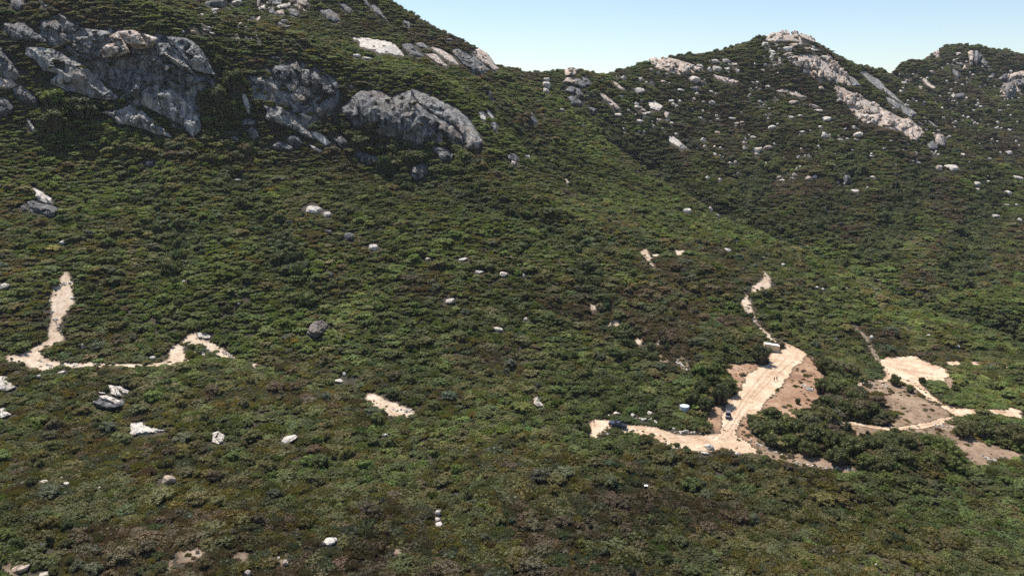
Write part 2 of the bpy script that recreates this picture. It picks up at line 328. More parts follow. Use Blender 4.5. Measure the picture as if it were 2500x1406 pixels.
def rock_mat(name, lo, mid, hi, tan, tanamt, streak=1.0):
    m, nt, b, o = new_mat(name); pos = geo_pos(nt)
    mp = N(nt, 'ShaderNodeMapping'); mp.inputs['Rotation'].default_value = (0, math.radians(25), 0); mp.inputs['Scale'].default_value = (1, 0.55, 0.22)
    nt.links.new(pos, mp.inputs[0]); st = mp.outputs[0]
    n1 = noise_tex(nt, st, 0.30, 6, 0.62, 0.6); n2 = noise_tex(nt, pos, 0.8, 6, 0.7); n3 = noise_tex(nt, pos, 0.06, 3, 0.5)
    c = ramp(nt, n1, [(0.34, lo), (0.49, mid), (0.66, hi)])
    c = mixc(nt, 0.65, c, ramp(nt, n2, [(0.28, (0.45, 0.44, 0.44)), (0.46, (0.95, 0.95, 0.95)), (0.75, (1.15, 1.13, 1.1))]), 'MULTIPLY')
    ms_ = N(nt, 'ShaderNodeMapping'); ms_.inputs['Scale'].default_value = (1.5, 1.5, 0.10); nt.links.new(pos, ms_.inputs[0])
    n4 = noise_tex(nt, ms_.outputs[0], 0.42, 4, 0.6); n5 = noise_tex(nt, pos, 2.0, 5, 0.75)
    c = mixc(nt, streak*0.75, c, ramp(nt, n4, [(0.36, (0.30, 0.30, 0.32)), (0.50, (1, 1, 1))]), 'MULTIPLY')
    c = mixc(nt, 0.6, c, ramp(nt, n5, [(0.34, (0.5, 0.5, 0.5)), (0.50, (1, 1, 1)), (0.66, (1.3, 1.28, 1.25))]), 'MULTIPLY')
    f = ramp(nt, n3, [(0.50, (0, 0, 0)), (0.72, (tanamt,)*3)])
    c = mixc(nt, f, c, tan)
    v = N(nt, 'ShaderNodeTexVoronoi', feature='DISTANCE_TO_EDGE'); v.inputs['Scale'].default_value = 0.13
    mp2 = N(nt, 'ShaderNodeMapping'); mp2.inputs['Rotation'].default_value = (0, math.radians(42), math.radians(20)); mp2.inputs['Scale'].default_value = (1.7, 1, 0.30)
    dn = N(nt, 'ShaderNodeTexNoise'); dn.inputs['Scale'].default_value = 0.16; dn.inputs['Detail'].default_value = 5; nt.links.new(pos, dn.inputs['Vector'])
    dv = N(nt, 'ShaderNodeVectorMath', operation='MULTIPLY_ADD'); nt.links.new(dn.outputs['Color'], dv.inputs[0]); dv.inputs[1].default_value = (11, 11, 11); nt.links.new(pos, dv.inputs[2])
    nt.links.new(dv.outputs[0], mp2.inputs[0]); nt.links.new(mp2.outputs[0], v.inputs['Vector'])
    cr = ramp(nt, v.outputs['Distance'], [(0.008, (0.34, 0.33, 0.34)), (0.05, (1, 1, 1))])
    c = mixc(nt, streak*0.9, c, cr, 'MULTIPLY')
    nt.links.new(c, b.inputs['Base Color'])
    h = mixc(nt, 0.5, n1, n2); h2 = mixc(nt, 0.5, h, cr, 'MULTIPLY')
    nt.links.new(bump(nt, h2, 1.0, 1.8), b.inputs['Normal'])
    return m
M_GRANITE = rock_mat('weathered_grey_granite', (0.060, 0.060, 0.064), (0.17, 0.166, 0.166), (0.34, 0.33, 0.315), (0.32, 0.23, 0.15), 0.32)
M_LIT_GREY = rock_mat('sunlit_grey_granite', (0.13, 0.127, 0.125), (0.30, 0.288, 0.275), (0.47, 0.45, 0.42), (0.42, 0.31, 0.21), 0.35)  # lighter copy of the grey granite, sunlight painted into the brighter slabs
M_PALE = rock_mat('pale_granite', (0.47, 0.42, 0.355), (0.63, 0.57, 0.50), (0.71, 0.66, 0.60), (0.56, 0.44, 0.31), 0.4, 0.45)
M_TAN = rock_mat('tan_granite', (0.26, 0.205, 0.165), (0.52, 0.43, 0.36), (0.68, 0.60, 0.53), (0.54, 0.37, 0.24), 0.5, 0.8)
# foliage: colour of the species comes from the plant's own 'tint'
def leaf_mat(name, trans):
    m, nt, b, o = new_mat(name)
    at = N(nt, 'ShaderNodeAttribute', attribute_name='tint', attribute_type='INSTANCER')
    sh = N(nt, 'ShaderNodeAttribute', attribute_name='leaf_tone')
    c = mixc(nt, 1.0, at.outputs['Color'], sh.outputs['Color'], 'MULTIPLY')
    nt.links.new(c, b.inputs['Base Color']); b.inputs['Roughness'].default_value = 0.65; b.inputs['Specular IOR Level'].default_value = 0.25
    tr = N(nt, 'ShaderNodeBsdfTranslucent'); c2 = mixc(nt, 1.0, c, (1.15, 1.15, 0.55), 'MULTIPLY'); nt.links.new(c2, tr.inputs[0])
    ms = N(nt, 'ShaderNodeMixShader'); ms.inputs[0].default_value = trans
    nt.links.new(b.outputs[0], ms.inputs[1]); nt.links.new(tr.outputs[0], ms.inputs[2]); nt.links.new(ms.outputs[0], o.inputs[0])
    return m
M_LEAF = leaf_mat('foliage', 0.32)
M_TWIG = plain('twigs', (0.075, 0.062, 0.045), 0.9)
M_BARK = plain('bark', (0.13, 0.10, 0.075), 0.9)
M_DEADWOOD = plain('bleached_wood', (0.42, 0.38, 0.33), 0.9)

# ------------------------------------------------------------------ object helpers
def mesh_obj(name, verts, faces, mat, parent=None, smooth=False, link=True):
    me = bpy.data.meshes.new(name); me.from_pydata(verts if isinstance(verts, list) else verts.tolist(), [], faces if isinstance(faces, list) else faces.tolist())
    for m in (mat if isinstance(mat, (list, tuple)) else [mat]): me.materials.append(m)
    if smooth: me.polygons.foreach_set('use_smooth', [True]*len(me.polygons))
    me.update()
    ob = bpy.data.objects.new(name, me)
    if link: COL.objects.link(ob)
    if parent is not None: ob.parent = parent
    return ob
def bm_obj(name, bm, mat, parent=None, smooth=False):
    me = bpy.data.meshes.new(name); bmesh.ops.recalc_face_normals(bm, faces=bm.faces); bm.to_mesh(me); bm.free()
    for m in (mat if isinstance(mat, (list, tuple)) else [mat]): me.materials.append(m)
    if smooth: me.polygons.foreach_set('use_smooth', [True]*len(me.polygons))
    ob = bpy.data.objects.new(name, me); COL.objects.link(ob)
    if parent is not None: ob.parent = parent
    return ob
def tag(o, label=None, cat=None, group=None, kind=None):
    if label: o['label'] = label
    if cat: o['category'] = cat
    if group: o['group'] = group
    if kind: o['kind'] = kind
    return o
def thing(name, label, cat, loc, group=None, rz=0.0):
    e = bpy.data.objects.new(name, None); COL.objects.link(e); e.location = loc; e.rotation_euler = (0, 0, rz); e.empty_display_size = 0.5
    return tag(e, label, cat, group)

# ------------------------------------------------------------------ terrain sheet and tracks
jj, ii = np.mgrid[0:len(GY)-1, 0:len(GX)-1]
keep = np.abs(XX[:-1, :-1]-0.02*YY[:-1, :-1]) < 0.86*np.maximum(YY[:-1, :-1], 0)+170
nx = len(GX); base = (jj*nx+ii)[keep]
F = np.stack([base, base+1, base+1+nx, base+nx], 1)
used, inv = np.unique(F, return_inverse=True)
V = np.stack([XX.ravel(), YY.ravel(), H.ravel()], 1)[used]
terrain = mesh_obj('hillside_terrain', V, inv.reshape(F.shape), M_GROUND, smooth=True)
tag(terrain, kind='structure')
# bedrock shows between the slabs of the cliffs
terrain.data.materials.append(M_GRANITE); terrain.data.materials.append(M_TAN)
bed = np.zeros((MH, MW), np.int16)
for poly in ([(170,80),(270,72),(330,74),(450,92),(500,140),(524,182),(512,210),(480,232),(492,300),(470,335),(440,310),(350,262),(330,255),(250,200),(140,110),(100,90),(90,55),(140,40)], [(606,192),(640,186),(664,165),(724,150),(760,168),(830,200),(828,240),(805,276),(770,288),(770,340),(740,332),(660,298),(640,255),(612,230)], [(840,270),(880,225),(960,240),(1040,232),(1140,290),(1170,345),(1100,350),(900,320)], [(1100,118),(1190,130),(1210,170),(1150,182)], ):
    raster(poly, bed, 1)
for poly in ([(1922,144),(1959,133),(2005,135),(2033,147),(2067,184),(2075,209),(2056,202),(1999,196),(1948,163)], [(2039,206),(2079,224),(2141,256),(2200,288),(2240,304),(2254,323),(2238,347),(2198,318),(2150,308),(2099,294),(2055,244)], [(1582,144),(1618,137),(1684,153),(1716,167),(1667,182),(1601,163)], [(1868,98),(1900,78),(1950,78),(1990,104),(1940,100)], [(2440,214),(2460,196),(2500,176),(2500,215),(2475,230),(2460,243)]): raster(poly, bed, 2)
fc = V[inv.reshape(F.shape)].mean(1); fx_, fy_, _ = project(fc[:, 0], fc[:, 1], fc[:, 2])
mi_ = (look(bed, fx_, fy_)*(fc[:, 1] < seen_depth(fx_, fy_)+15)).astype(np.int32); terrain.data.polygons.foreach_set('material_index', mi_)

RUTS = [z5(p) for p in ([(330,905),(560,925),(800,985),(1000,1030),(1250,1010),(1340,930),(1400,830),(1480,700),(1600,560),(1720,430),(1850,300)],
        [(300,880),(560,905),(830,975),(1050,1005),(1230,985),(1310,900),(1380,800),(1450,680),(1560,540),(1680,400),(1790,270)],
        [(700,1010),(900,1050),(1150,1050),(1330,1010),(1420,860),(1600,800)],[(1640,700),(1780,680),(1960,650),(2100,640)],[(1900,490),(2000,490),(2140,520)],
        [(1560,900),(1470,820),(1560,640),(1690,520),(1800,420),(1930,320)])]
RUTS += [z6(p) for p in ([(1140,480),(1290,520),(1420,600),(1560,700),(1680,775),(1620,845),(1450,900),(1250,930),(1000,918),(740,880)],[(1180,420),(1330,450),(1450,560),(1620,690),(1760,780),(2000,780),(2280,800)],[(1120,400),(1300,430),(1500,470)])]
RUTS += [z7([(575,240),(560,300),(520,360),(500,440),(490,540),(470,640),(450,740),(400,830),(300,890),(120,945)]), zt([(2150,380),(2180,440),(2090,490),(1980,540),(1945,600),(1975,700),(2030,790),(2100,890),(2230,1000)])]
rut_img = np.full((MH, MW), 9.0)
gyy, gxx = np.mgrid[0:MH, 0:MW]
for line in RUTS:
    for (ax, ay), (bx, by) in zip(line[:-1], line[1:]):
        ax, ay, bx, by = ax/2, ay/2, bx/2, by/2
        x0, x1, y0, y1 = int(min(ax, bx)-6), int(max(ax, bx)+7), int(min(ay, by)-6), int(max(ay, by)+7)
        sl_ = (slice(max(0, y0), max(0, y1)), slice(max(0, x0), max(0, x1)))
        X_, Y_ = gxx[sl_], gyy[sl_]
        if X_.size == 0: continue
        t = np.clip(((X_-ax)*(bx-ax)+(Y_-ay)*(by-ay))/((bx-ax)**2+(by-ay)**2+1e-9), 0, 1)
        rut_img[sl_] = np.minimum(rut_img[sl_], np.hypot(X_-ax-t*(bx-ax), Y_-ay-t*(by-ay)))
def soil_patch(name, val, mat, polys, lift, cell=0.6):
    xs, ys = [], []
    for p in polys:
        a = np.array(p); Y = hit(a[:, 0], a[:, 1]); ok = ~np.isnan(Y)
        x, y, z = at_depth(a[ok, 0], a[ok, 1], Y[ok]); xs += list(x); ys += list(Y[ok])
    gx = np.arange(min(xs)-4, max(xs)+4, cell); gy = np.arange(min(ys)-6, max(ys)+6, cell)
    X, Y = np.meshgrid(gx, gy); Z = hgt(X, Y)
    cx, cy = X[:-1, :-1]+cell/2, Y[:-1, :-1]+cell/2; cz = hgt(cx, cy)
    px, py, _ = project(cx, cy, cz)
    px = px + 2.4*vn2(cx/1.2, cy/1.2, 5) + 6*vn2(cx/5, cy/5, 15); py = py + 1.2*vn2(cx/1.2, cy/1.2, 6) + 2*vn2(cx/5, cy/5, 16)
    c0 = look(soil, px, py); c0 = np.where(c0 > 0, c0, look(soil, px, py-5)); c0 = np.where(c0 > 0, c0, look(soil, px, py-10))
    ins = (c0 == val) & (np.abs(cy-seen_depth(px, py)) < 0.06*cy+4)
    jj, ii = np.nonzero(ins)
    if not len(jj): return None
    n_ = len(gx); b0 = jj*n_+ii
    F = np.stack([b0, b0+1, b0+1+n_, b0+n_], 1); u, inv = np.unique(F, return_inverse=True)
    x, y = X.ravel()[u], Y.ravel()[u]; z = Z.ravel()[u] + lift + 0.07*fbm(x/1.3, y/1.3, 3, 9)
    ob = mesh_obj(name, np.stack([x, y, z], 1), inv.reshape(F.shape), mat, smooth=True)
    qx, qy, _ = project(x, y, z); d = look(rut_img, qx, qy); d = np.where(d == 0, 0.0, d)
    r = np.clip(1-np.abs(d-0.25)/0.75, 0, 1)*(0.75+0.45*vn2(x/7, y/7, 21))*(d < 4)
    at = ob.data.attributes.new('rut', 'FLOAT', 'POINT'); at.data.foreach_set('value', np.clip(r, 0, 1).astype(np.float32))
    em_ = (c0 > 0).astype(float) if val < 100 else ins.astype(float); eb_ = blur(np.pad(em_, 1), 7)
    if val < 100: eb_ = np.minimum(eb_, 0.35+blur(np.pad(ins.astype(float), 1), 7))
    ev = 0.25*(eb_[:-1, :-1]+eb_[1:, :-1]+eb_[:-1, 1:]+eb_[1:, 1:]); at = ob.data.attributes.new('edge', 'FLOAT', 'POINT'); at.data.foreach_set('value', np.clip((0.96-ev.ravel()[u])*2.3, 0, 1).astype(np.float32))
    return tag(ob, kind='structure')
RN = {'left track': ('dirt_track', M_TRACK), 'middle track': ('dirt_track', M_TRACK), 'clearing': ('dirt_road_clearing', M_ROAD), 'upper track': ('dirt_track', M_TRACK), 'right loop': ('dirt_road_loop', M_ROAD)}
SN = {'reddish cut bank': ('reddish_soil_bank', M_RED), 'eroded slope': ('eroded_soil_slope', M_RED), 'dry grass slope': ('dry_soil_slope', M_DRY), 'bare foreground soil': ('bare_soil', M_SCAR), 'slide scar': ('bare_soil', M_SCAR)}
for k, (nm, polys) in enumerate(ROADS.items()): soil_patch(RN[nm][0], 1+k, RN[nm][1], polys, 0.13)
for k, (nm, polys) in enumerate(SLOPES.items()): soil_patch(SN[nm][0], 101+k, SN[nm][1], polys, 0.10)
# ------------------------------------------------------------------ rock outcrops, each slab traced and given its own depth and thickness
rockm = (bed == 2).astype(np.int16); ROCKPT = []
def A(ox, oy, s, flat): return [(ox+flat[i]/s, oy+flat[i+1]/s) for i in range(0, len(flat), 2)]
def edge_dist(px, py, poly):
    d = np.full(len(px), 1e9); p = np.array(poly)
    for (ax, ay), (bx, by) in zip(p, np.roll(p, -1, 0)):
        t = np.clip(((px-ax)*(bx-ax)+(py-ay)*(by-ay))/((bx-ax)**2+(by-ay)**2+1e-9), 0, 1)
        d = np.minimum(d, np.hypot(px-ax-t*(bx-ax), py-ay-t*(by-ay)))
    return d
def in_poly(px, py, poly):
    ins = np.zeros(len(px), bool); p = np.array(poly)
    for (ax, ay), (bx, by) in zip(p, np.roll(p, -1, 0)):
        if ay == by: continue
        ins ^= ((ay > py) != (by > py)) & (px < (bx-ax)*(py-ay)/(by-ay)+ax)
    return ins
def slab(poly, origin, parent, mat, name='rock_slab', k=2.4, dep=60.0, bulge=1.2, facet=0.8, cells=None, seed=0, ang=-38, res=1.0, push=0.0):
    r = np.random.default_rng(1000+seed)
    p = np.array(poly, float); w = np.ptp(p[:, 0]); h = np.ptp(p[:, 1]); size = max(w, h)
    # broken outline
    step = max(1.6, size/26.0)/res; ring = []
    for a, b in zip(p, np.roll(p, -1, 0)):
        L = np.hypot(*(b-a)); m = max(1, int(L/step)); nrm = np.array([b[1]-a[1], a[0]-b[0]])/max(L, 1e-6)
        for i in range(m):
            off = 0 if i == 0 else r.normal()*min(0.035*size, 0.16*step)
            ring.append(a+(b-a)*i/m + nrm*off)
    ring = np.array(ring)
    g = max(1.5, size/24.0)/res
    gx, gy = np.meshgrid(np.arange(p[:, 0].min(), p[:, 0].max(), g), np.arange(p[:, 1].min(), p[:, 1].max(), g*0.9))
    gx = gx.ravel()+r.uniform(-.33, .33, gx.size)*g; gy = gy.ravel()+r.uniform(-.33, .33, gy.size)*g
    ok = in_poly(gx, gy, ring) & (edge_dist(gx, gy, ring) > 0.45*g)
    pts2 = [Vector(v) for v in ring] + [Vector((a, b)) for a, b in zip(gx[ok], gy[ok])]
    nb = len(ring)
    vo, eo, fo, _, _, _ = delaunay_2d_cdt(pts2, [(i, (i+1) % nb) for i in range(nb)], [], 1, 1e-4)
    q = np.array([(v.x, v.y) for v in vo]); px, py = q[:, 0], q[:, 1]
    # depth of the foot and of the top edge column by column
    cols = np.linspace(p[:, 0].min()+0.2, p[:, 0].max()-0.2, 40); yb, yt = [], []
    for cx in cols:
        ys = []
        for (ax, ay), (bx, by) in zip(p, np.roll(p, -1, 0)):
            if (ax > cx) != (bx > cx): ys.append(ay+(by-ay)*(cx-ax)/(bx-ax))
        yb.append(max(ys) if ys else p[:, 1].mean()); yt.append(min(ys) if ys else p[:, 1].mean())
    yb, yt = np.array(yb), np.array(yt)
    def fillnan(a):
        bad = np.isnan(a)
        if bad.all(): return None
        a[bad] = np.interp(np.nonzero(bad)[0], np.nonzero(~bad)[0], a[~bad]); return a
    Db = fillnan(hit(cols, yb)); Dt = hit(cols, yt)
    if Db is None: Db = np.full(len(cols), ground(float(p[:, 0].mean()), float(p[:, 1].max())).y)
    Dt = np.where(np.isnan(Dt), Db+dep, Dt); Dt = np.minimum(Dt, Db+dep)
    ker = np.ones(5)/5; Db = np.convolve(np.pad(Db, 2, mode='edge'), ker, 'valid'); Dt = np.convolve(np.pad(Dt, 2, mode='edge'), ker, 'valid')
    B = np.interp(px, cols, yb); T = np.interp(px, cols, yt); s = np.clip((B-py)/np.maximum(B-T, 1e-3), 0, 1)
    db = np.interp(px, cols, Db); dt = np.interp(px, cols, Dt)
    D = db + (dt-db)*np.power(s, k)
    mpp = db/FPX*1.03                                       # metres per photo pixel there
    ed = edge_dist(px, py, ring); e = np.clip(ed/(0.30*min(w, h)), 0, 1)
    D -= bulge*np.sqrt(np.clip(1-(1-e)**2, 0, 1)) + push
    # joint-bounded blocks: tilted facets, long in the direction of the slabs
    nc = cells or int(np.clip(size/7, 5, 70))
    sx_, sy_ = r.uniform(p[:, 0].min(), p[:, 0].max(), nc), r.uniform(p[:, 1].min(), p[:, 1].max(), nc)
    ca, sa = math.cos(math.radians(ang)), math.sin(math.radians(ang))
    def rot(X, Y): return (X*ca - Y*sa)/1.9, X*sa + Y*ca
    ax_, ay_ = rot(px[:, None]-sx_[None], py[:, None]-sy_[None]); dd = np.hypot(ax_, ay_); ci = dd.argmin(1)
    o_ = r.normal(size=nc)*facet; gx_, gy_ = r.normal(size=nc)*0.30, r.normal(size=nc)*0.22
    ee = np.clip(ed/(0.12*min(w, h)+1e-6), 0, 1)
    D += ee*(o_[ci] + ((px-sx_[ci])*gx_[ci] + (py-sy_[ci])*gy_[ci])*mpp)
    D += ee*facet*0.9*fbm(px*mpp/2.6, py*mpp/2.0, 4, 31+seed, 0.6)
    D += ee*facet*0.7*np.abs(vn2((px*ca-py*sa)*mpp/9, (px*sa+py*ca)*mpp/2.2, 77+seed))
    Dg = hit(px, py); D = np.where(np.isnan(Dg) | (ed < 0.05), D, np.minimum(D, Dg-0.35-0.5*ee))
    x, y, z = at_depth(px, py, D)
    V = np.stack([x, y, z], 1); F = [list(f) for f in fo]
    # back of the rock: from the outline backwards and down into the slope
    cnt = {}
    for f in F:
        for a, b in zip(f, f[1:]+f[:1]): cnt[(a, b)] = 1
    be = [(a, b) for (a, b) in cnt if (b, a) not in cnt]
    bv = sorted({i for e_ in be for i in e_}); idx = {v: len(V)+i for i, v in enumerate(bv)}
    c0 = V.mean(0); back = []
    dm = float(np.median(dt-db)); thick = max(0.35*min(w, h)*float(np.median(mpp)), 1.0)
    for v in bv:
        bx = V[v, 0]+(c0[0]-V[v, 0])*0.25; by = V[v, 1]+thick
        back.append((bx, by, min(float(hgt(bx, by))-0.8, V[v, 2]-0.3)))
    V = np.concatenate([V, np.array(back)]); 
    for a, b in be: F.append([b, a, idx[a], idx[b]])
    V = V - np.array(origin)
    ob = mesh_obj(name, V, F, mat, parent)
    raster(ring, rockm, 1); ROCKPT.append(np.stack([px, py, D], 1))
    return ob
SEED = [0]; OC = {}; OR = {}
def outcrop(label, cat, polys, name='rock_outcrop', mat=None, group=None, **kw):
    """polys: list of (polygon, overrides)"""
    allp = np.array([q_ for p in polys for q_ in (p[0] if isinstance(p, tuple) else p)])
    g = ground(float(np.clip(allp[:, 0].mean(), 4, 2496)), float(allp[:, 1].max()))
    root = thing(name, label, cat, g, group)
    for p in polys:
        poly, o_ = (p if isinstance(p, tuple) else (p, {})); a = dict(kw); a.update(o_); SEED[0] += 1
        m = a.pop('mat', mat or M_GRANITE)
        slab(poly, g, root, m, seed=SEED[0], **a)
    return root
def a1(*f): return A(0, 0, 3.125, f)
def a2(*f): return A(540, 0, 3.125, f)
def a3(*f): return A(560, 120, 5.02, f)
def a4(*f): return A(820, 80, 5.952, f)
def a5(*f): return A(480, 0, 4.808, f)
def a6(*f): return A(1100, 200, 5.0225, f)
def b3(*f): return A(1240, 50, 3.515, f)
def b4(*f): return A(1800, 50, 3.514, f)
def b8(*f): return A(2250, 100, 7.812, f)
def f1(*f): return A(0, 380, 5.0, f)
def f4(*f): return A(200, 900, 7.81, f)
T_ = {'mat': M_TAN}; P_ = {'mat': M_PALE}
OC['greatdark'] = len(ROCKPT); OR['greatdark'] = outcrop('great dark cliff with overhanging tan blocks below the upper left ridge', 'cliff', [
 (a1(560,270, 620,215, 700,225, 830,240, 860,310, 800,340, 770,440, 700,420, 600,400, 560,350), {'mat': M_LIT_GREY, 'k': 1.5, 'push': 2.0}),
 (a1(830,280, 900,240, 950,320, 990,400, 900,430, 780,445, 770,380, 810,340, 870,330), {'mat': M_TAN, 'push': 4.5}),
 (a1(900,240, 1010,230, 1200,290, 1190,330, 1100,360, 1000,350, 950,320), {'mat': M_TAN, 'push': 4.5}),
 (a1(1190,330, 1290,330, 1400,430, 1460,520, 1480,570, 1400,540, 1330,490, 1200,420), {'k': 1.3, 'push': 2.5, 'mat': M_LIT_GREY}),
 (a1(1270,280, 1400,290, 1500,350, 1560,440, 1640,570, 1560,560, 1470,530, 1400,430, 1310,330), {'k': 1.2, 'push': 4.0, 'mat': M_LIT_GREY}),
 (a1(1000,350, 1100,360, 1190,335, 1200,420, 1000,420), {'push': 0.0}),
 (a1(770,450, 1000,420, 1200,420, 1330,490, 1480,570, 1600,580, 1610,640, 1540,680, 1480,715, 1330,620, 1180,560, 1050,520, 860,520), {'k': 3.0, 'push': 0.0}),
 (a1(540,330, 600,400, 760,450, 830,540, 800,610, 700,520, 560,430, 490,370), {'push': 0.0}),
 (a1(830,520, 1050,520, 1180,560, 1330,620, 1480,720, 1400,740, 1300,660, 1160,640, 1080,700, 1050,780, 930,680, 820,610), {'k': 3.0, 'push': 0.0}),
], name='rock_cliff', bulge=0.9, facet=2.2, k=2.4, res=1.4)
outcrop('broad grey slab with a pale rim sloping down right under the left cliff', 'rock slab', [
 a1(200,360, 330,360, 450,400, 600,480, 700,560, 820,670, 900,740, 890,765, 700,750, 600,710, 500,690, 390,640, 385,610, 440,570, 330,540, 270,460, 195,420)], bulge=1.5, facet=1.7, k=2.2, push=1.5, res=1.4, mat=M_LIT_GREY)
outcrop('dark furrowed slab directly below the great left cliff', 'rock slab', [
 a1(1080,700, 1150,650, 1260,665, 1350,720, 1480,840, 1530,930, 1530,1000, 1470,1050, 1400,960, 1200,860, 1080,800)], bulge=1.6, facet=1.5, k=1.5, push=2.0, mat=M_LIT_GREY, res=1.3)
outcrop('low grey slab with pale top edge above the bright green trees', 'rock slab', [
 a1(760,855, 860,850, 920,830, 1020,800, 1070,840, 1200,940, 1310,1050, 1200,1030, 1100,990, 1000,960, 900,950, 850,890)], bulge=1.4, facet=1.2, k=1.4, push=2.0, mat=M_LIT_GREY, res=1.3)
outcrop('stack of angular grey blocks left of the great cliff', 'rock outcrop', [
 a1(290,160, 420,150, 465,190, 455,250, 410,280, 330,235), a1(330,240, 410,280, 440,310, 440,335, 390,330, 340,290), a1(430,95, 500,130, 510,150, 490,185, 440,150),
 a1(455,250, 560,270, 560,340, 490,360, 445,310), a1(500,150, 590,170, 610,210, 560,262, 470,245)], bulge=1.2, facet=0.7)
outcrop('rounded dark slab near the upper left corner', 'rock slab', [
 a1(20,180, 170,170, 260,230, 370,325, 250,320, 110,310, 50,250)], bulge=2.2, facet=0.6)
outcrop('steep grey slabs on the left edge beside dark bushes', 'rock slab', [
 a1(-60,300, 0,340, 60,430, 130,520, 160,600, 100,620, 0,580, -60,590), (a1(-60,585, 0,590, 80,610, 140,650, 60,690, 0,680, -60,680), {'mat': M_TAN, 'k': 1.4})], bulge=2.0, facet=0.8)
outcrop('pale topped boulder heap at the left edge below the grey slabs', 'rock outcrop', [
 a1(100,680, 160,650, 230,700, 300,770, 295,830, 240,800, 130,750), a1(-60,735, 0,740, 60,760, 110,820, 90,880, 0,890, -60,880), (a1(200,905, 235,920, 265,970, 300,1010, 250,1010, 220,960), P_)], bulge=1.6, facet=0.6)
outcrop('grey rock face cut by the top left corner', 'rock slab', [a1(60,-60, 150,-40, 190,40, 150,80, 90,70), a1(240,-50, 310,-20, 380,80, 330,50)], bulge=1.5)
OC['blockyupper'] = len(ROCKPT); OR['blockyupper'] = outcrop('blocky upper crag with a tall square block and dark recesses', 'crag', [
 a3(520,260, 560,200, 640,195, 740,200, 825,150, 880,260, 880,360, 830,390, 700,410, 540,340), a3(890,250, 980,250, 1010,400, 960,490, 880,430), a3(980,240, 1100,280, 1150,430, 1120,520, 1010,530, 1010,400),
 (a3(680,440, 760,390, 850,370, 850,440, 780,530, 730,500), T_), (a3(750,580, 860,450, 980,480, 1000,560, 920,640, 800,640), T_), a3(1140,430, 1320,400, 1340,480, 1230,580, 1130,540)], name='rock_crag', bulge=0.8, facet=1.5, k=3.0, push=1.0, res=1.3)
outcrop('long tapering slab with bright top running down from the blocky crag', 'rock slab', [
 a3(245,360, 370,345, 510,400, 620,490, 740,600, 780,660, 850,760, 780,740, 650,650, 560,580, 500,440, 300,440)], mat=M_LIT_GREY, k=1.4, bulge=2.2)
outcrop('narrow pale scree strip beside a dark tree', 'scree', [(a3(140,540, 200,550, 250,680, 260,790, 230,810, 180,720), P_)], k=1.0, bulge=0.5, dep=80)
outcrop('small pale ledge and round block under the scree strip', 'rock outcrop', [(a3(130,880, 240,845, 320,880, 310,930, 140,940), {'k': 1.2}), a3(200,1010, 270,955, 340,1000, 370,1080, 300,1120), a3(0,1080, 80,1060, 130,1110, 90,1150)], bulge=1.2, facet=0.5)
outcrop('lower grey slab with bright edge slanting to the right', 'rock slab', [
 a3(400,690, 500,690, 640,720, 750,800, 860,920, 960,1010, 1060,1110, 950,1080, 820,1000, 640,920, 530,900, 430,850, 470,760)], bulge=1.5, facet=1.1, k=1.6, push=1.5, mat=M_LIT_GREY, res=1.3)
outcrop('pale angular block lying on the slab slope', 'rock', [(a3(845,790, 920,785, 1015,830, 1000,880, 930,850), P_)], k=1.0, bulge=1.0, facet=0.3)
outcrop('bright broken rubble patch at the foot of the slanting slab', 'scree', [(a3(1000,1000, 1080,1010, 1180,1080, 1240,1150, 1180,1190, 1090,1120, 1020,1060), P_)], k=1.0, bulge=0.7, facet=0.6)
outcrop('dark blue grey boulders half buried in bushes under the slanting slab', 'rock outcrop', [a3(520,1180, 600,1120, 770,1190, 780,1250, 560,1230), a3(690,1100, 760,1040, 850,1060, 900,1160, 840,1200, 750,1170), (a3(980,1165, 1060,1200, 1150,1250, 1110,1275, 1010,1220), P_)], bulge=1.2, facet=0.5)
outcrop('dark cracked knob left of the great dome', 'rock outcrop', [a3(1040,760, 1100,680, 1220,570, 1320,620, 1330,690, 1240,780, 1080,840), a3(1270,1100, 1380,1060, 1450,1130, 1430,1200, 1350,1200)], bulge=1.5, facet=0.6)
outcrop('great grey granite dome with vertical streaks and a pale right shoulder', 'rock dome', [
 (a2(910,830, 980,760, 1060,690, 1180,690, 1300,740, 1450,690, 1480,760, 1560,830, 1680,900, 1780,960, 1850,1050, 1870,1140, 1840,1090, 1700,1060, 1600,1050, 1540,1100, 1480,1115, 1420,1050, 1250,1040, 1130,990, 1000,960, 940,880), {'res': 1.5, 'cells': 60, 'ang': -70, 'facet': 2.0}),
 (a2(1450,680, 1560,720, 1700,780, 1800,830, 1880,900, 1950,1000, 1990,1070, 1960,1140, 1870,1140, 1850,1050, 1780,960, 1680,900, 1560,830, 1480,760), {'push': 2.0, 'facet': 0.9, 'k': 1.5, 'res': 1.3, 'mat': M_LIT_GREY})], name='granite_dome', bulge=3.2, k=2.6)
outcrop('grey slab among trees below the right end of the dome', 'rock slab', [a2(1600,1120, 1680,1120, 1780,1180, 1760,1230, 1680,1230)], bulge=1.2)
outcrop('grey slab among trees below the left end of the dome', 'rock slab', [a2(1010,1150, 1090,1160, 1190,1200, 1200,1250, 1130,1260, 1060,1220)], bulge=1.2)
outcrop('round dark boulder in the trees below the dome', 'boulder', [a2(1460,1270, 1530,1240, 1590,1280, 1570,1340, 1490,1380, 1440,1340)], bulge=2.0, dep=12)
outcrop('big sunlit cream slab lying high on the middle ridge', 'rock slab', [(a4(240,70, 400,70, 600,90, 800,140, 880,200, 960,290, 990,340, 880,330, 730,300, 630,330, 540,270, 400,210, 290,200, 330,140), {'k': 1.0, 'facet': 0.35, 'mat': M_PALE})], bulge=1.0, dep=200)
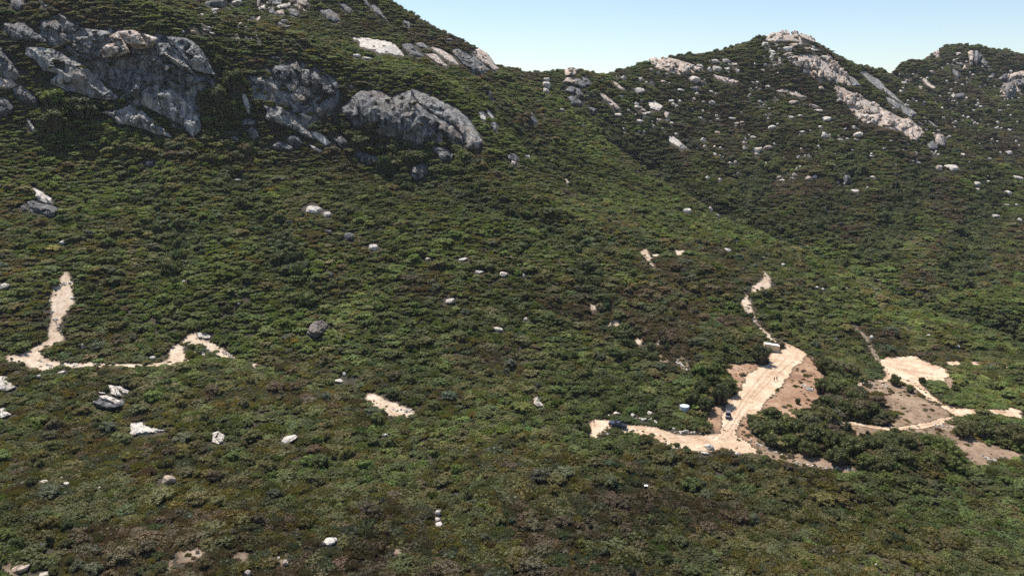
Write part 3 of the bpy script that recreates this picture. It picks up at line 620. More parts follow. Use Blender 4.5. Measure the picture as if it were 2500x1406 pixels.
outcrop('grey and tan ribs right of the cream slab', 'rock outcrop', [a4(1000,150, 1090,160, 1180,260, 1270,340, 1200,350, 1080,320, 960,200), (a4(1280,300, 1450,310, 1560,430, 1650,500, 1500,470, 1370,380), T_), a4(1120,130, 1280,150, 1340,230, 1200,220), (a4(1360,200, 1500,230, 1680,330, 1800,480, 1650,420, 1480,300), T_)], k=1.6, bulge=1.5)
OC['bluegrey'] = len(ROCKPT); OR['bluegrey'] = outcrop('blue grey cliff on the skyline shoulder of the middle ridge', 'cliff', [
 a4(1690,240, 1780,230, 1900,330, 2010,360, 2050,450, 2180,500, 2200,560, 2000,600, 1900,520, 1800,420, 1700,310), (a4(2000,250, 2080,230, 2200,300, 2280,400, 2370,530, 2300,560, 2180,480, 2060,380, 1990,300), T_), a4(1580,90, 1700,70, 1720,110, 1600,120)], name='rock_cliff', bulge=2.5, facet=1.2)
outcrop('pair of pale rounded rocks right of the dome', 'rock outcrop', [(a6(335,360, 390,360, 430,420, 430,470, 370,460), P_), (a6(420,320, 490,370, 530,440, 520,470, 460,400), P_), (a6(490,480, 560,500, 575,570, 540,620, 500,570), {})], bulge=1.5, k=1.4, dep=25)
outcrop('lone grey rock tooth in the green middle slope', 'rock', [a6(960,400, 1000,370, 1030,430, 1060,490, 1050,530, 1000,500, 960,440)], bulge=1.5, dep=14)
outcrop('small grey and orange crag on the brushy rib below the tooth', 'rock outcrop', [a6(720,870, 800,890, 830,940, 820,990, 700,950, 690,920), (a6(750,960, 800,980, 800,1020, 750,1050), T_), (a6(880,880, 970,900, 970,930, 900,910), P_)], bulge=1.2, dep=18)
outcrop('thin pale rock streak low on the brushy rib', 'rock', [(a6(1370,1150, 1420,1190, 1480,1270, 1430,1250), T_)], k=1.0, bulge=0.6)
outcrop('dark grey rib beside the green gully left of the saddle', 'rock outcrop', [a6(430,90, 490,120, 510,200, 560,260, 470,200), a6(655,315, 685,320, 690,380, 655,370)], bulge=1.0)
OC['clusterof'] = len(ROCKPT); OR['clusterof'] = outcrop('cluster of pale rounded blocks on the top edge of the photo', 'rock outcrop', [
 (p, {'mat': m_}) for p, m_ in (([(628,-12),(640,-10),(634,15),(627,19)], M_TAN), ([(662,-12),(690,-12),(688,10),(665,12)], M_PALE), ([(680,13),(709,6),(709,17),(688,21),(673,20)], M_PALE), ([(715,12),(725,8),(740,19),(746,29),(725,21)], M_TAN),
 ([(705,23),(719,21),(734,40),(723,42),(705,35)], M_GRANITE), ([(694,-12),(750,-12),(755,17),(738,15),(709,4)], M_TAN), ([(632,19),(646,12),(648,23),(632,25)], M_PALE), ([(648,4),(664,0),(662,10),(650,12)], M_TAN), ([(655,24),(668,18),(672,36),(658,34)], M_GRANITE), ([(675,26),(692,24),(695,36),(676,36)], M_TAN))], bulge=1.8, k=1.6, dep=22, facet=0.5)
outcrop('split grey block on the upper middle slope', 'rock', [a5(1440,120, 1480,110, 1520,160, 1515,230, 1470,190), a5(1490,115, 1560,105, 1640,170, 1690,240, 1620,270, 1520,230)], bulge=2.0, dep=25)
outcrop('grey slabs along the skyline edge near the top of the photo', 'rock slab', [a5(1900,-60, 1990,-40, 2040,100, 2000,90), a5(2040,60, 2080,40, 2160,130, 2230,240, 2130,190, 2050,110), a5(1660,20, 1760,60, 1820,110, 1810,180, 1750,150, 1680,70), a5(2420,220, 2500,260, 2500,340, 2430,280)], bulge=1.6)
outcrop('small narrow brown rock below the top edge block cluster', 'rock', [(a5(700,230, 730,195, 760,190, 750,240, 710,260), T_)], bulge=1.2, dep=12)
outcrop('fractured blue grey knob in the brush near the left edge', 'rock outcrop', [
 (f1(380,395, 420,395, 560,470, 625,520, 640,590, 560,580, 480,560, 420,500, 440,460), {'mat': M_PALE, 'k': 1.3}), f1(330,560, 400,540, 520,600, 620,600, 700,640, 690,740, 600,760, 520,710, 440,690, 360,690, 340,620), (f1(245,605, 300,610, 345,670, 320,690, 270,670), {})], bulge=1.5, facet=0.7, dep=30)
outcrop('white slabs stacked on a boulder with a dark shaded front in the left foreground', 'boulder', [
 (f4(190,620, 350,560, 620,650, 760,580, 830,640, 800,750, 620,770, 430,770, 250,730), {'push': 0.0, 'k': 2.6}), (f4(330,510, 470,505, 620,560, 735,610, 720,650, 640,670, 520,610, 380,570), {'mat': M_PALE, 'push': 2.2, 'k': 0.9}),  # front in dark granite, its shade carried by the stone colour; sunlit tops pale
 (f4(490,310, 560,310, 640,340, 700,420, 770,530, 640,510, 550,480, 540,400), {'mat': M_PALE, 'push': 0.6, 'k': 0.9}), (f4(640,325, 760,340, 880,410, 930,470, 890,495, 780,460, 700,400), {'mat': M_PALE, 'push': 0.3, 'k': 0.9}), (f4(310,435, 440,445, 460,480, 340,480), {'mat': M_PALE, 'k': 0.9})], name='boulder', bulge=1.0, facet=0.35, dep=7)
outcrop('large pointed cream boulder in the left foreground brush', 'boulder', [(f4(905,1030, 1000,1015, 1085,1000, 1200,1060, 1340,1125, 1380,1115, 1570,1165, 1540,1200, 1300,1225, 1130,1245, 950,1290, 905,1230), {'mat': M_PALE})], name='boulder', k=1.0, bulge=1.2, dep=8, facet=0.3)
outcrop('white wedge shaped boulder right of the pointed cream boulder', 'boulder', [([(518,1056),(533,1052),(549,1062),(546,1078),(531,1085),(517,1079)], P_)], name='boulder', k=1.0, bulge=1.2, dep=5, facet=0.25)
outcrop('white boulder cut by the left photo edge', 'boulder', [([(-20,916),(10,918),(42,945),(20,955),(-20,960)], P_)], name='boulder', k=1.3, bulge=1.5, dep=7, facet=0.3)
outcrop('smaller pale boulder at the left photo edge below the white one', 'boulder', [([(-20,992),(8,993),(28,1012),(12,1020),(-20,1024)], P_)], name='boulder', k=1.2, bulge=1.2, dep=6, facet=0.3)
outcrop('large dark faceted boulder alone on the middle slope', 'boulder', [([(747,813),(758,792),(772,783),(787,781),(801,791),(797,806),(782,820),(768,826),(752,816)], {})], name='boulder', k=1.8, bulge=2.0, dep=6, facet=0.7, cells=6)
outcrop('pale rock ledge above the left track bend', 'rock', [(z7([(1690,740),(1760,738),(1812,775),(1800,800),(1700,790)]), P_)], k=1.0, bulge=0.8, dep=8, facet=0.3)
outcrop('tan rock beside the track end in the middle of the photo', 'rock', [([(1303,972),(1312,966),(1320,980),(1328,992),(1310,994),(1302,985)], P_)], name='boulder', k=1.2, bulge=1.0, dep=4, facet=0.4)
# far hill
OC['tanrocky'] = len(ROCKPT); OR['tanrocky'] = outcrop('tan rocky summit block of the far right peak', 'rock outcrop', [(A(1860,60,8.787,f), {}) for f in (
 (60,290,150,220,260,160,250,240,110,320),(270,180,360,170,480,150,440,240,300,240),(330,250,420,230,450,280,350,300),(500,140,600,150,600,200,480,230),(660,180,740,130,800,200,780,300,690,260),(800,205,940,210,1060,270,1140,330,1160,380,1050,350,930,300,820,250))], mat=M_TAN, bulge=2.2, facet=1.2, dep=30, k=1.4, push=2.0, name='rocky_summit')
OC['broadtan'] = len(ROCKPT); OR['broadtan'] = outcrop('broad tan cliff band below the far right summit', 'cliff', [(A(1860,60,8.787,f), {}) for f in (
 (440,660,560,600,640,600,600,670,500,680),(590,720,700,670,800,680,780,720,640,740),(610,790,700,770,790,850,780,920,730,900),(760,720,860,700,910,720,900,900,800,920,790,800),(920,760,1010,720,1090,740,1060,880,1000,960,900,900),
 (1060,890,1130,760,1240,700,1260,760,1200,900,1190,960,1090,960),(1240,700,1310,660,1500,680,1480,740,1400,780,1330,720),(1200,990,1290,930,1340,960,1320,1100,1240,1160,1200,1120),(1090,970,1190,980,1200,1120,1140,1120,1090,1050),(1330,960,1440,950,1560,1000,1600,1100,1540,1180,1400,1170,1330,1100),
 (1430,850,1520,780,1600,800,1680,900,1640,960,1560,1000,1480,930),(1620,980,1700,930,1780,1020,1820,1100,1700,1060,1640,1060),(1640,1070,1810,1110,1810,1240,1760,1300,1700,1180),(1380,1170,1450,1140,1520,1190,1440,1240),(1210,1340,1300,1320,1340,1390,1220,1400))], mat=M_TAN, bulge=3.0, facet=1.6, k=1.7, dep=70, push=2.5, name='rock_cliff')
OC['lowertan'] = len(ROCKPT); OR['lowertan'] = outcrop('lower tan boulder cliff on the far right ridge', 'cliff', [(b4(*f), {}) for f in (
 (840,560,900,610,900,690,870,700),(910,670,980,620,1020,640,1010,720,940,730),(1010,640,1060,630,1080,680,1030,690),(1020,700,1100,680,1200,730,1230,800,1140,800,1050,780),(990,770,1050,790,1100,800,1130,820,1090,890,1050,850),(1140,810,1230,800,1200,880,1110,885),
 (1240,770,1330,800,1400,860,1370,900,1290,910,1240,900),(1390,850,1480,840,1540,900,1480,920,1400,930),(1480,925,1545,905,1590,960,1540,1040,1480,1020,1470,960))], mat=M_TAN, bulge=3.0, facet=1.5, k=1.6, dep=60, push=2.5, name='rock_cliff')
outcrop('long pale slabs down the right flank of the far ridge', 'rock slab', [(b4(*f), {}) for f in (
 (1040,430,1100,440,1150,478,1200,500,1262,560,1235,602,1160,545,1090,482),(1250,562,1330,625,1385,680,1440,722,1400,708,1330,662,1262,604),(1268,648,1340,682,1400,728,1382,762,1300,702),(1390,712,1470,750,1540,798,1492,832,1425,792),(940,470,1000,490,1060,560,990,560),(1540,850,1600,900,1560,880),(1630,850,1730,920,1690,910))], mat=M_LIT_GREY, k=1.0, bulge=1.2, facet=1.4, dep=150, push=1.5)
outcrop('big round tan boulder with grey base at the foot of the far ridge', 'boulder', [(b4(1690,990, 1720,970, 1770,985, 1795,1040, 1780,1085, 1710,1075), {'mat': M_TAN, 'push': 1.0}), (b4(1620,1060, 1680,1030, 1730,1085, 1710,1115, 1650,1110), {'mat': M_GRANITE})], name='boulder', bulge=3.5, facet=0.6, dep=16, k=1.6)
outcrop('tan outcrop in the middle of the far hill face', 'rock outcrop', [(b4(330,600, 400,580, 450,600, 420,625, 350,620), T_), (b4(420,600, 500,610, 590,660, 560,665, 470,645), T_), (b4(455,690, 490,685, 530,700, 480,715), T_)], k=1.0, bulge=1.5, facet=0.8)
OC['jaggedtan'] = len(ROCKPT); OR['jaggedtan'] = outcrop('jagged tan ridge crest left of the far summit', 'rock outcrop', [(b3(*f), {}) for f in (
 (1210,330,1260,315,1290,330,1270,390,1230,370),(1280,350,1330,310,1400,340,1420,390,1340,400),(1400,350,1450,350,1470,380,1460,420,1390,420),(1470,380,1560,370,1570,430,1500,460,1460,430),(1570,385,1670,410,1600,440))], mat=M_TAN, bulge=2.5, facet=1.3, dep=40, k=1.4, push=2.0)
outcrop('low tan rock band under the ridge crest', 'rock outcrop', [(b3(*f), {}) for f in ((1760,460,1830,480,1860,520,1800,510),(1830,485,1900,490,1930,530,1850,530),(1910,500,1990,520,1960,545,1920,540))], mat=M_TAN, bulge=1.8, facet=0.9, dep=40, k=1.3)
OC['rockyknob'] = len(ROCKPT); OR['rockyknob'] = outcrop('rocky knob with grey blocks beside the saddle', 'crag', [(b3(*f), o_) for f, o_ in (
 ((480,430,540,400,600,420,580,470,490,480), T_),((460,530,510,490,580,500,560,550), T_),((560,500,620,500,680,560,640,580,565,550), {}),((490,600,540,560,580,580,560,640), {}),((580,580,620,590,650,650,590,650), {}),((510,660,560,640,630,700,620,740,550,730), {}),((630,480,690,500,720,560,660,560), {}),((690,740,760,760,740,800,700,800), {}))], bulge=2.5, facet=1.2, dep=40, k=1.8, push=2.0, name='rock_crag')
outcrop('smooth pale slab slanting down the right side of the rocky knob', 'rock slab', [(b3(770,620, 810,620, 900,690, 970,760, 920,770, 830,680), T_), (b3(880,510, 940,540, 1010,600, 960,590), T_)], k=1.1, bulge=1.5)
outcrop('sunlit rock mound with a shaded hollow right of the knob', 'rock outcrop', [(b3(1200,700, 1260,695, 1340,740, 1300,780, 1220,760), P_), (b3(1340,775, 1390,790, 1370,850, 1340,840), T_)], bulge=2.5, k=1.4, dep=30)
outcrop('bright slanted slab low in the far gully', 'rock slab', [(b3(1370,990, 1410,990, 1490,1050, 1480,1090, 1380,1040), P_), (b3(1490,1050, 1550,1100, 1480,1105), {})], k=1.0, bulge=1.0)
outcrop('massive split block on the far right skyline', 'rock', [(b8(870,220, 930,185, 990,190, 1010,300, 980,480, 920,480, 900,340), {'mat': M_TAN, 'push': 1.0}), (b8(1000,190, 1080,190, 1110,240, 1170,290, 1100,400, 1060,490, 985,480, 1015,300), {}), (b8(1120,400, 1180,330, 1240,400, 1260,530, 1200,500), {})], bulge=5.0, facet=1.5, dep=40, k=2.5)  # tan left face and grey right faces: sun and shade put into the colour
outcrop('dark round rock below the split skyline block', 'rock', [b8(560,590, 620,540, 700,590, 760,690, 700,730, 620,660), (b8(780,540, 830,455, 875,550), T_)], bulge=4.0, facet=1.0, dep=40)
OC['largetan'] = len(ROCKPT); OR['largetan'] = outcrop('large tan and shaded cliff at the right photo edge', 'cliff', [(b8(1440,740, 1560,640, 1690,650, 1640,720, 1500,740), {'mat': M_PALE, 'k': 1.0}), (b8(1690,640, 1800,600, 1960,560, 2120,590, 2120,690, 1900,690, 1760,720, 1660,760), T_), (b8(1500,880, 1620,820, 1760,760, 1800,860, 1760,1000, 1640,1110, 1570,960), {}), (b8(1770,760, 1900,700, 2120,720, 2120,960, 1930,880, 1830,900), {})], bulge=5.0, facet=1.6, dep=60, k=2.4, name='rock_cliff')
OC['tancrags'] = len(ROCKPT); OR['tancrags'] = outcrop('tan crags at the left end of the far skyline ridge', 'rock outcrop', [(b8(240,200, 300,170, 340,220, 330,320, 250,300), T_), (b8(80,300, 160,270, 150,320, 90,330), T_), (b8(640,230, 740,210, 760,250, 660,300), T_), (b8(560,400, 620,340, 720,320, 700,370, 600,410), {})], bulge=3.5, facet=1.2, dep=40, k=1.6)
outcrop('grey and white outcrop in the brush of the far right slope', 'rock outcrop', [(b8(550,1050, 610,990, 650,1060, 620,1100), P_), b8(640,1020, 740,980, 820,1000, 810,1090, 660,1100)], bulge=3.0, facet=1.0, dep=30)
outcrop('yellowish scree streak on the far right slope', 'scree', [(b8(0,740, 60,700, 150,810, 270,890, 220,910, 100,840), {'mat': M_TAN})], k=1.0, bulge=0.8)

# ------------------------------------------------------------------ loose boulders
def hull_mesh(seed, detail=0, flat=1.0):
    r = np.random.default_rng(seed); bm = bmesh.new()
    for i in range(20+8*detail):
        v = r.normal(size=3); v /= np.linalg.norm(v); v = np.sign(v)*np.abs(v)**0.9
        v = v/np.linalg.norm(v)*r.uniform(0.80, 1.0); v[2] *= flat
        bm.verts.new(v)
    res = bmesh.ops.convex_hull(bm, input=bm.verts)
    bmesh.ops.delete(bm, geom=[g for g in res['geom_interior'] if isinstance(g, bmesh.types.BMVert)], context='VERTS')
    if detail:
        bmesh.ops.bevel(bm, geom=list(bm.edges), offset=0.07, segments=1, affect='EDGES', clamp_overlap=True)
        bmesh.ops.triangulate(bm, faces=bm.faces)
        bmesh.ops.subdivide_edges(bm, edges=bm.edges, cuts=1)
        for v in bm.verts:
            v.co += v.co.normalized()*0.07*mnoise.noise(v.co*2.3+Vector((seed*3.1, 0, 0))) + Vector((0, 0, 0.05*mnoise.noise(v.co*5)))
    bmesh.ops.recalc_face_normals(bm, faces=bm.faces)
    me = bpy.data.meshes.new('boulder'); bm.to_mesh(me); bm.free(); return me
HM = {}
for mi, m_ in enumerate((M_PALE, M_TAN, M_GRANITE)):
    for d in (0, 1):
        for k in range(5):
            me = hull_mesh(50+k+10*d, d); me.materials.append(m_); HM[(mi, d, k)] = me
# separate blocks wedged on the outcrops
rk = np.random.default_rng(77)
for key, cnt, s0, s1, mats in (('broadtan', 60, 6, 15, (1, 1, 0)), ('lowertan', 60, 6, 16, (1, 1, 0)), ('tanrocky', 26, 5, 11, (1, 0)), ('jaggedtan', 26, 6, 13, (1, 1, 0)), ('rockyknob', 22, 7, 14, (1, 2)), ('clusterof', 12, 8, 15, (0, 1)), ('largetan', 18, 7, 14, (1, 2)), ('tancrags', 12, 5, 10, (1,)), ('bluegrey', 16, 6, 12, (2, 1)), ('greatdark', 22, 6, 14, (2, 2, 1)), ('blockyupper', 14, 6, 13, (2,))):
    i0 = OC[key]; i1 = min([v for v in OC.values() if v > i0]+[len(ROCKPT)]); root = OR[key]
    i1 = i0 + len(root.children); RPk = np.concatenate(ROCKPT[i0:i1])
    for _ in range(cnt):
        a, b, D_ = RPk[rk.integers(len(RPk))]; w = rk.uniform(s0, s1)*D_/FPX
        X_, Y_, Z_ = at_depth(a, b, D_-0.15*w); ob = bpy.data.objects.new('rock_block', HM[(int(rk.choice(mats)), 0, int(rk.integers(5)))]); COL.objects.link(ob); ob.parent = root
        ob.location = Vector((float(X_), float(Y_), float(Z_)))-root.location; ob.rotation_euler = rk.uniform(-.6, .6, 3); ob.scale = (w*.5*rk.uniform(.7, 1.2), w*.5, w*.5*rk.uniform(.6, 1.2))
def boulder(px, py, w, h, label, mi=0, group=None, cat='boulder', parent=None, name='boulder', sink=0.25):
    g = ground(px, py+h*0.5); f = project(g.x, g.y, g.z)[2]; mpp = f/FPX
    e_ = 1.45 if g.y > 480 else 1.0; W_, H_ = w*mpp*e_, h*mpp*1.05*e_
    k = random.randrange(5); me = HM[(mi, 1 if w > 13 else 0, k)]
    ob = bpy.data.objects.new(name, me); COL.objects.link(ob)
    dpt = min(W_*1.05, H_*2.0)*random.uniform(0.85, 1.0)
    hz = max(H_-dpt*0.22, H_*0.55)*0.5/(1-sink)*1.05
    ob.scale = (W_*0.54, dpt*0.54, hz); ob.rotation_euler = (random.uniform(-.15, .15), random.uniform(-.2, .2), random.uniform(-.3, .3)+random.choice((0, math.pi)))
    ob.location = Vector((g.x, g.y+dpt*0.3, g.z+hz*(1-2*sink)))
    raster([(px-w*.5, py), (px-w*.3, py-h*.5), (px+w*.3, py-h*.5), (px+w*.5, py), (px+w*.4, py+h*.45), (px-w*.4, py+h*.45)], rockm, 2)
    if parent is None: tag(ob, label, cat, group)
    return ob
SOLO = [
 (704,1071,42,20,'flat cream boulder in the foreground brush left of centre'),(408,1170,34,26,'tan cracked boulder in the lower left foreground'),
 (805,1321,36,20,'bright white boulder near the bottom edge left of centre'),(788,1326,12,12,'small tan stone against the white bottom edge boulder'),
 (763,508,42,24,'large pale boulder at the upper end of the boulder row on the middle slope'),(798,521,22,16,'pale boulder just right of the upper row boulder'),
 (801,565,18,16,'small grey boulder below the upper row boulders'),(850,575,28,22,'round grey boulder second group down the boulder row'),(911,602,28,20,'pale knobbly boulder at the lower end of the boulder row'),
 (1043,631,15,9,'small white boulder left of a flat white slab on the middle slope'),(1130,632,30,9,'flat white slab on the middle slope'),(1172,662,26,9,'low white boulder below the flat white slab'),
 (1230,668,24,16,'white boulder slanting right in the middle of the slope'),(1279,672,10,12,'small upright stone right of the slanting white boulder'),(1098,733,28,17,'white slanted rock in the middle of the green slope'),
 (1216,802,30,13,'broad white boulder below the centre of the slope'),(1284,778,13,11,'small white stone above the broad white boulder'),(808,670,11,13,'small dark standing stone on the left middle slope'),
 (840,912,12,11,'small white stone above the hidden middle track'),(826,929,24,12,'white flat stone at the hidden middle track'),(939,1060,18,10,'white stone below the middle track patch'),
 (1096,1100,9,7,'tiny white stone in the central foreground brush'),(1069,1250,16,16,'uppermost of three pale stones low in the centre'),(1068,1267,14,9,'middle of three pale stones low in the centre'),(1071,1280,20,11,'lowest of three pale stones low in the centre'),
 (152,590,22,13,'pale boulder above the left track'),(8,697,24,18,'pale boulder at the left edge beside the track'),(363,397,28,18,'grey boulder on the slope below the left cliffs'),(578,437,20,9,'flat pale rock on the bright green left slope'),
 (582,740,13,9,'small white stone in brush above the left track'),(448,686,11,8,'small white stone right of the left track top'),(42,1388,42,22,'tan rock in the bottom left corner'),(102,1335,16,22,'grey upright stone near the bottom left corner'),(105,1402,34,12,'white stone on the bottom edge at left'),
 (695,1374,18,18,'tan stone near the bottom edge left of centre'),(603,1398,18,18,'brown stone on the bottom edge left of centre'),(676,1362,14,9,'small white stone above the tan bottom stone'),(480,1346,12,12,'small tan stone on bare soil at the bottom left'),
 (105,1175,22,7,'flat white stone in the lower left foreground'),(150,1167,8,12,'small upright white stone in the lower left foreground'),(158,1180,16,8,'white stone below the small upright one lower left'),(240,1190,14,6,'thin white slab lower left'),(213,1240,8,9,'tiny pale stone lower left'),(311,1252,10,7,'tiny pale stone right of the thin slab lower left'),
 (202,845,10,15,'pale upright stone below the left track'),(93,918,14,12,'white stone below the left track bend'),(183,890,18,9,'pale stone at the edge of the left track'),(148,908,22,8,'flat stones under the left track bend'),(175,727,16,7,'white slab beside the left track'),
 (475,860,14,7,'white stone at the right bend of the left track'),(505,853,12,7,'second white stone at the right bend of the left track'),(370,872,16,12,'pale rock in the brush above the left track'),
 (1733,1089,26,17,'white boulder at the lower edge of the dirt road'),(1722,1105,22,8,'flat pale stones below the white roadside boulder'),(1800,1107,12,8,'white stone at the foot of the road fill'),(1645,1133,8,8,'small white stone in the brush below the road'),
 (1820,1217,8,5,'tiny white stone left of a pair in the right foreground'),(1858,1218,11,5,'tiny white stone right of a pair in the right foreground'),(1972,1314,9,7,'small white stone in the lower right foreground'),(2140,1378,11,9,'small pale stone near the bottom edge at right'),
 (1587,1007,14,9,'cream boulder above the pickup truck road'),(1676,1052,14,12,'largest stone of the row along the dirt road'),(1688,1056,9,8,'stone in the roadside row right of the largest'),(1663,1057,8,6,'stone in the roadside row left of the largest'),(1697,1055,9,9,'last stone at the right end of the roadside row'),
 (1572,1023,17,9,'pale stone at the back edge of the truck road'),(1545,1012,14,9,'stone on the bank above the truck road'),(1505,1008,16,8,'pale rock on the bank behind the pickup truck'),(1484,1058,9,6,'stone at the brush edge in front of the pickup truck'),
 (1677,514,20,11,'white boulder on the slope above the upper track'),(1735,512,11,11,'white stone right of the boulder above the upper track'),(1754,528,9,8,'small white stone high above the upper track'),(1777,610,19,13,'large white boulder above the upper track'),
 (1865,628,7,6,'tiny stone above the upper track top'),(1913,645,13,9,'cream stone right of the upper track top'),(1992,700,15,9,'white stone on the slope right of the upper track'),(2040,827,15,9,'white rock above the grey slide scar'),(2128,822,11,10,'white stone right of the slide scar'),
 (2268,817,12,5,'flat white stone above the round clearing'),(2339,845,15,10,'white domed boulder above the right clearing'),(1833,735,6,7,'tiny white stone beside the upper track'),
 (2328,409,27,14,'large white rounded boulder on the far right slope'),(2294,411,13,13,'tan boulder left of the large white far boulder'),(2242,397,14,7,'flat pale boulder uphill of the far white boulder'),(2414,445,16,9,'pale boulder right of centre on the far right slope'),
 (2387,450,16,11,'pale rough boulder on the far right slope'),(2387,463,13,8,'white stone under the pale rough far boulder'),(2489,434,18,10,'white slab near the right photo edge on the far slope'),(2463,472,14,10,'slanted white slab on the far right slope'),
 (2071,441,15,19,'white upright rock pair on the dark far slope'),(2089,466,15,7,'white flat stone below the upright pair on the far slope'),(2017,518,9,17,'narrow white rock on the dark far slope'),(2434,528,15,9,'white stones low on the far right slope'),(2491,538,11,9,'white stone at the right edge low on the far slope'),
 (1697,195,24,16,'long tilted pale slab on the far hill'),(1562,222,22,14,'pale pointed boulder right of the saddle knob'),(1698,218,15,13,'tan block with dark side on the far hill'),(1702,230,11,8,'white block under the tan block on the far hill'),
 (1334,195,14,10,'uppermost of three pale rocks left of the saddle knob'),(1335,208,18,15,'middle of three pale rocks left of the saddle knob'),(1333,222,14,11,'lowest of three pale rocks left of the saddle knob'),
 (1507,281,20,10,'white rock below the pale knob slab'),(1561,296,17,10,'white boulder low in the far gully'),(1371,268,13,7,'white flat stone on the green slope below the knob'),
 (526,9,36,21,'purple grey domed boulder at the top edge of the photo'),(573,6,26,14,'white topped slab at the top edge of the photo'),(506,9,11,9,'small boulder left of the domed top edge boulder'),(545,6,14,14,'dark boulder right of the domed top edge boulder'),(524,25,17,10,'pale boulder below the domed top edge boulder'),
 (515,80,18,8,'white slab on the upper left slope'),(504,74,14,8,'grey boulder above the white slab upper left'),(492,60,10,7,'small white rock on the upper left slope'),(577,58,9,7,'small white rock in the upper brush patch'),
 (692,52,18,9,'pale block below the top edge cluster'),(678,60,14,8,'slanted pale slab below the top edge cluster'),(700,65,14,8,'grey stone under the pale block below the top cluster'),
 (670,140,24,12,'grey boulder above the blocky crag'),(868,136,18,10,'pale rock below the cream slab'),(895,142,22,8,'flat pale rock right below the cream slab'),(857,212,12,14,'grey standing rock above the dome left end'),
 (662,190,9,8,'pale block at the left foot of the square block'),(113,258,9,6,'white rock at the bright green tree top left'),
]
for i, (px, py, w, h, lb) in enumerate(SOLO):
    mi = 2 if any(s in lb for s in ('grey', 'dark')) else 1 if any(s in lb for s in ('tan', 'brown')) else 0
    boulder(px, py, w, h, lb, mi)
FARB = [(2128,382,15,6),(2414,388,15,6),(2410,431,9,5),(2426,473,9,6),(2460,500,9,5),(2482,500,13,5),(2037,405,7,6),(2046,446,7,6),(2133,432,11,6),(2185,425,8,5),(2239,455,5,5),(2146,684,9,6),(2010,705,9,6),(2068,703,12,5),(2057,703,7,5),(2190,766,7,6),(2121,730,7,6),
 (1940,249,22,10),(1988,260,22,12),(2000,270,18,9),(1933,286,14,7),(2018,290,24,12),(1955,283,9,6),(2005,311,9,7),(2063,315,11,6),(2085,312,13,9),(2097,330,20,14),(2016,331,13,12),(2010,326,7,6),(2052,342,11,6),(2090,342,11,7),(1960,322,16,7),(1979,319,7,4),(1842,336,11,7),(1850,365,22,12),(1876,362,18,12),(1849,377,9,7),(1815,364,7,5),
 (1947,414,9,10),(1941,428,9,9),(1935,437,9,7),(1976,437,14,11),(1990,432,9,8),(1911,440,11,5),(1563,195,12,10),(1523,190,13,9),(1718,203,9,10),(1661,220,17,9),(1695,242,11,7),(1638,246,15,7),(1645,254,11,6),(1660,247,9,6),(1735,224,13,7),(1718,249,9,6),(1775,150,17,11),(1746,150,17,11),(1732,171,11,11),(1752,168,19,13),(1776,169,13,8),(1802,174,9,7),(1795,157,13,7),(1709,161,13,9),(1620,199,13,7),
 (1789,290,19,8),(1840,335,11,7),(1752,323,11,6),(1869,283,9,7),(1869,158,9,7),(1863,172,11,7),(1728,434,10,7),(1593,397,9,6),(1554,420,9,5),(1422,306,9,7),(1567,246,9,7),(1553,253,13,8),(1570,269,11,7),(1581,277,15,8),(1607,292,13,7),(1887,132,16,8),(1870,108,14,10),(1900,100,12,8),(1912,100,10,8),(1925,118,22,12),(1940,110,16,10),(1955,108,12,8),(1972,118,14,7),(1990,123,14,7),(1884,140,10,8),(1886,128,14,10),(1865,138,8,6),(1905,150,9,7),(1887,146,8,6),(1965,175,9,8)]
def far_label(px, py):
    if px < 620: w_ = 'on the upper left slope'
    elif px > 2180: w_ = 'on the far right slope under the skyline block' if py < 300 else 'low on the far right slope'
    elif px > 1855: w_ = 'around the summit rocks of the far peak' if py < 180 else 'below the tan cliffs of the far ridge' if py < 350 else 'on the dark lower part of the far hill'
    elif py < 205: w_ = 'near the jagged ridge crest'
    elif py < 300: w_ = 'on the face below the jagged ridge crest'
    else: w_ = 'low on the brown far hill face'
    return 'small pale boulder in the brush '+w_, 'small pale boulders '+w_
for (px, py, w, h) in FARB:
    lb, gr = far_label(px, py); boulder(px, py, w, h, lb, random.choice((0, 0, 1)), group=gr)
rb = random.Random(5); zones = [((1500,150,1900,330), 120), ((1950,320,2260,470), 40), ((2180,150,2500,300), 130), ((2260,300,2500,420), 70), ((1700,330,1960,440), 45), ((490,20,620,90), 22), ((1860,85,2000,160), 40), ((400,20,640,100), 20)]
cand = []
for (x0, y0, x1, y1), c in zones:
    while c > 0:
        px, py = rb.uniform(x0, x1), rb.uniform(y0, y1); c -= 1
        if np.isnan(hit(px, py-6)[0]) or look(rockm, np.array([px]), np.array([py]))[0]: continue
        w = min(15, 4.5*math.exp(rb.gauss(0.2, 0.45))); cand.append((w, px, py, w*rb.uniform(.5, .8)))
cand.sort(reverse=True); HMV = []
for k in range(5):
    me = HM[(0, 0, k)]; HMV.append(([tuple(v.co) for v in me.vertices], [list(p_.vertices) for p_ in me.polygons]))
SV, SF = [], []
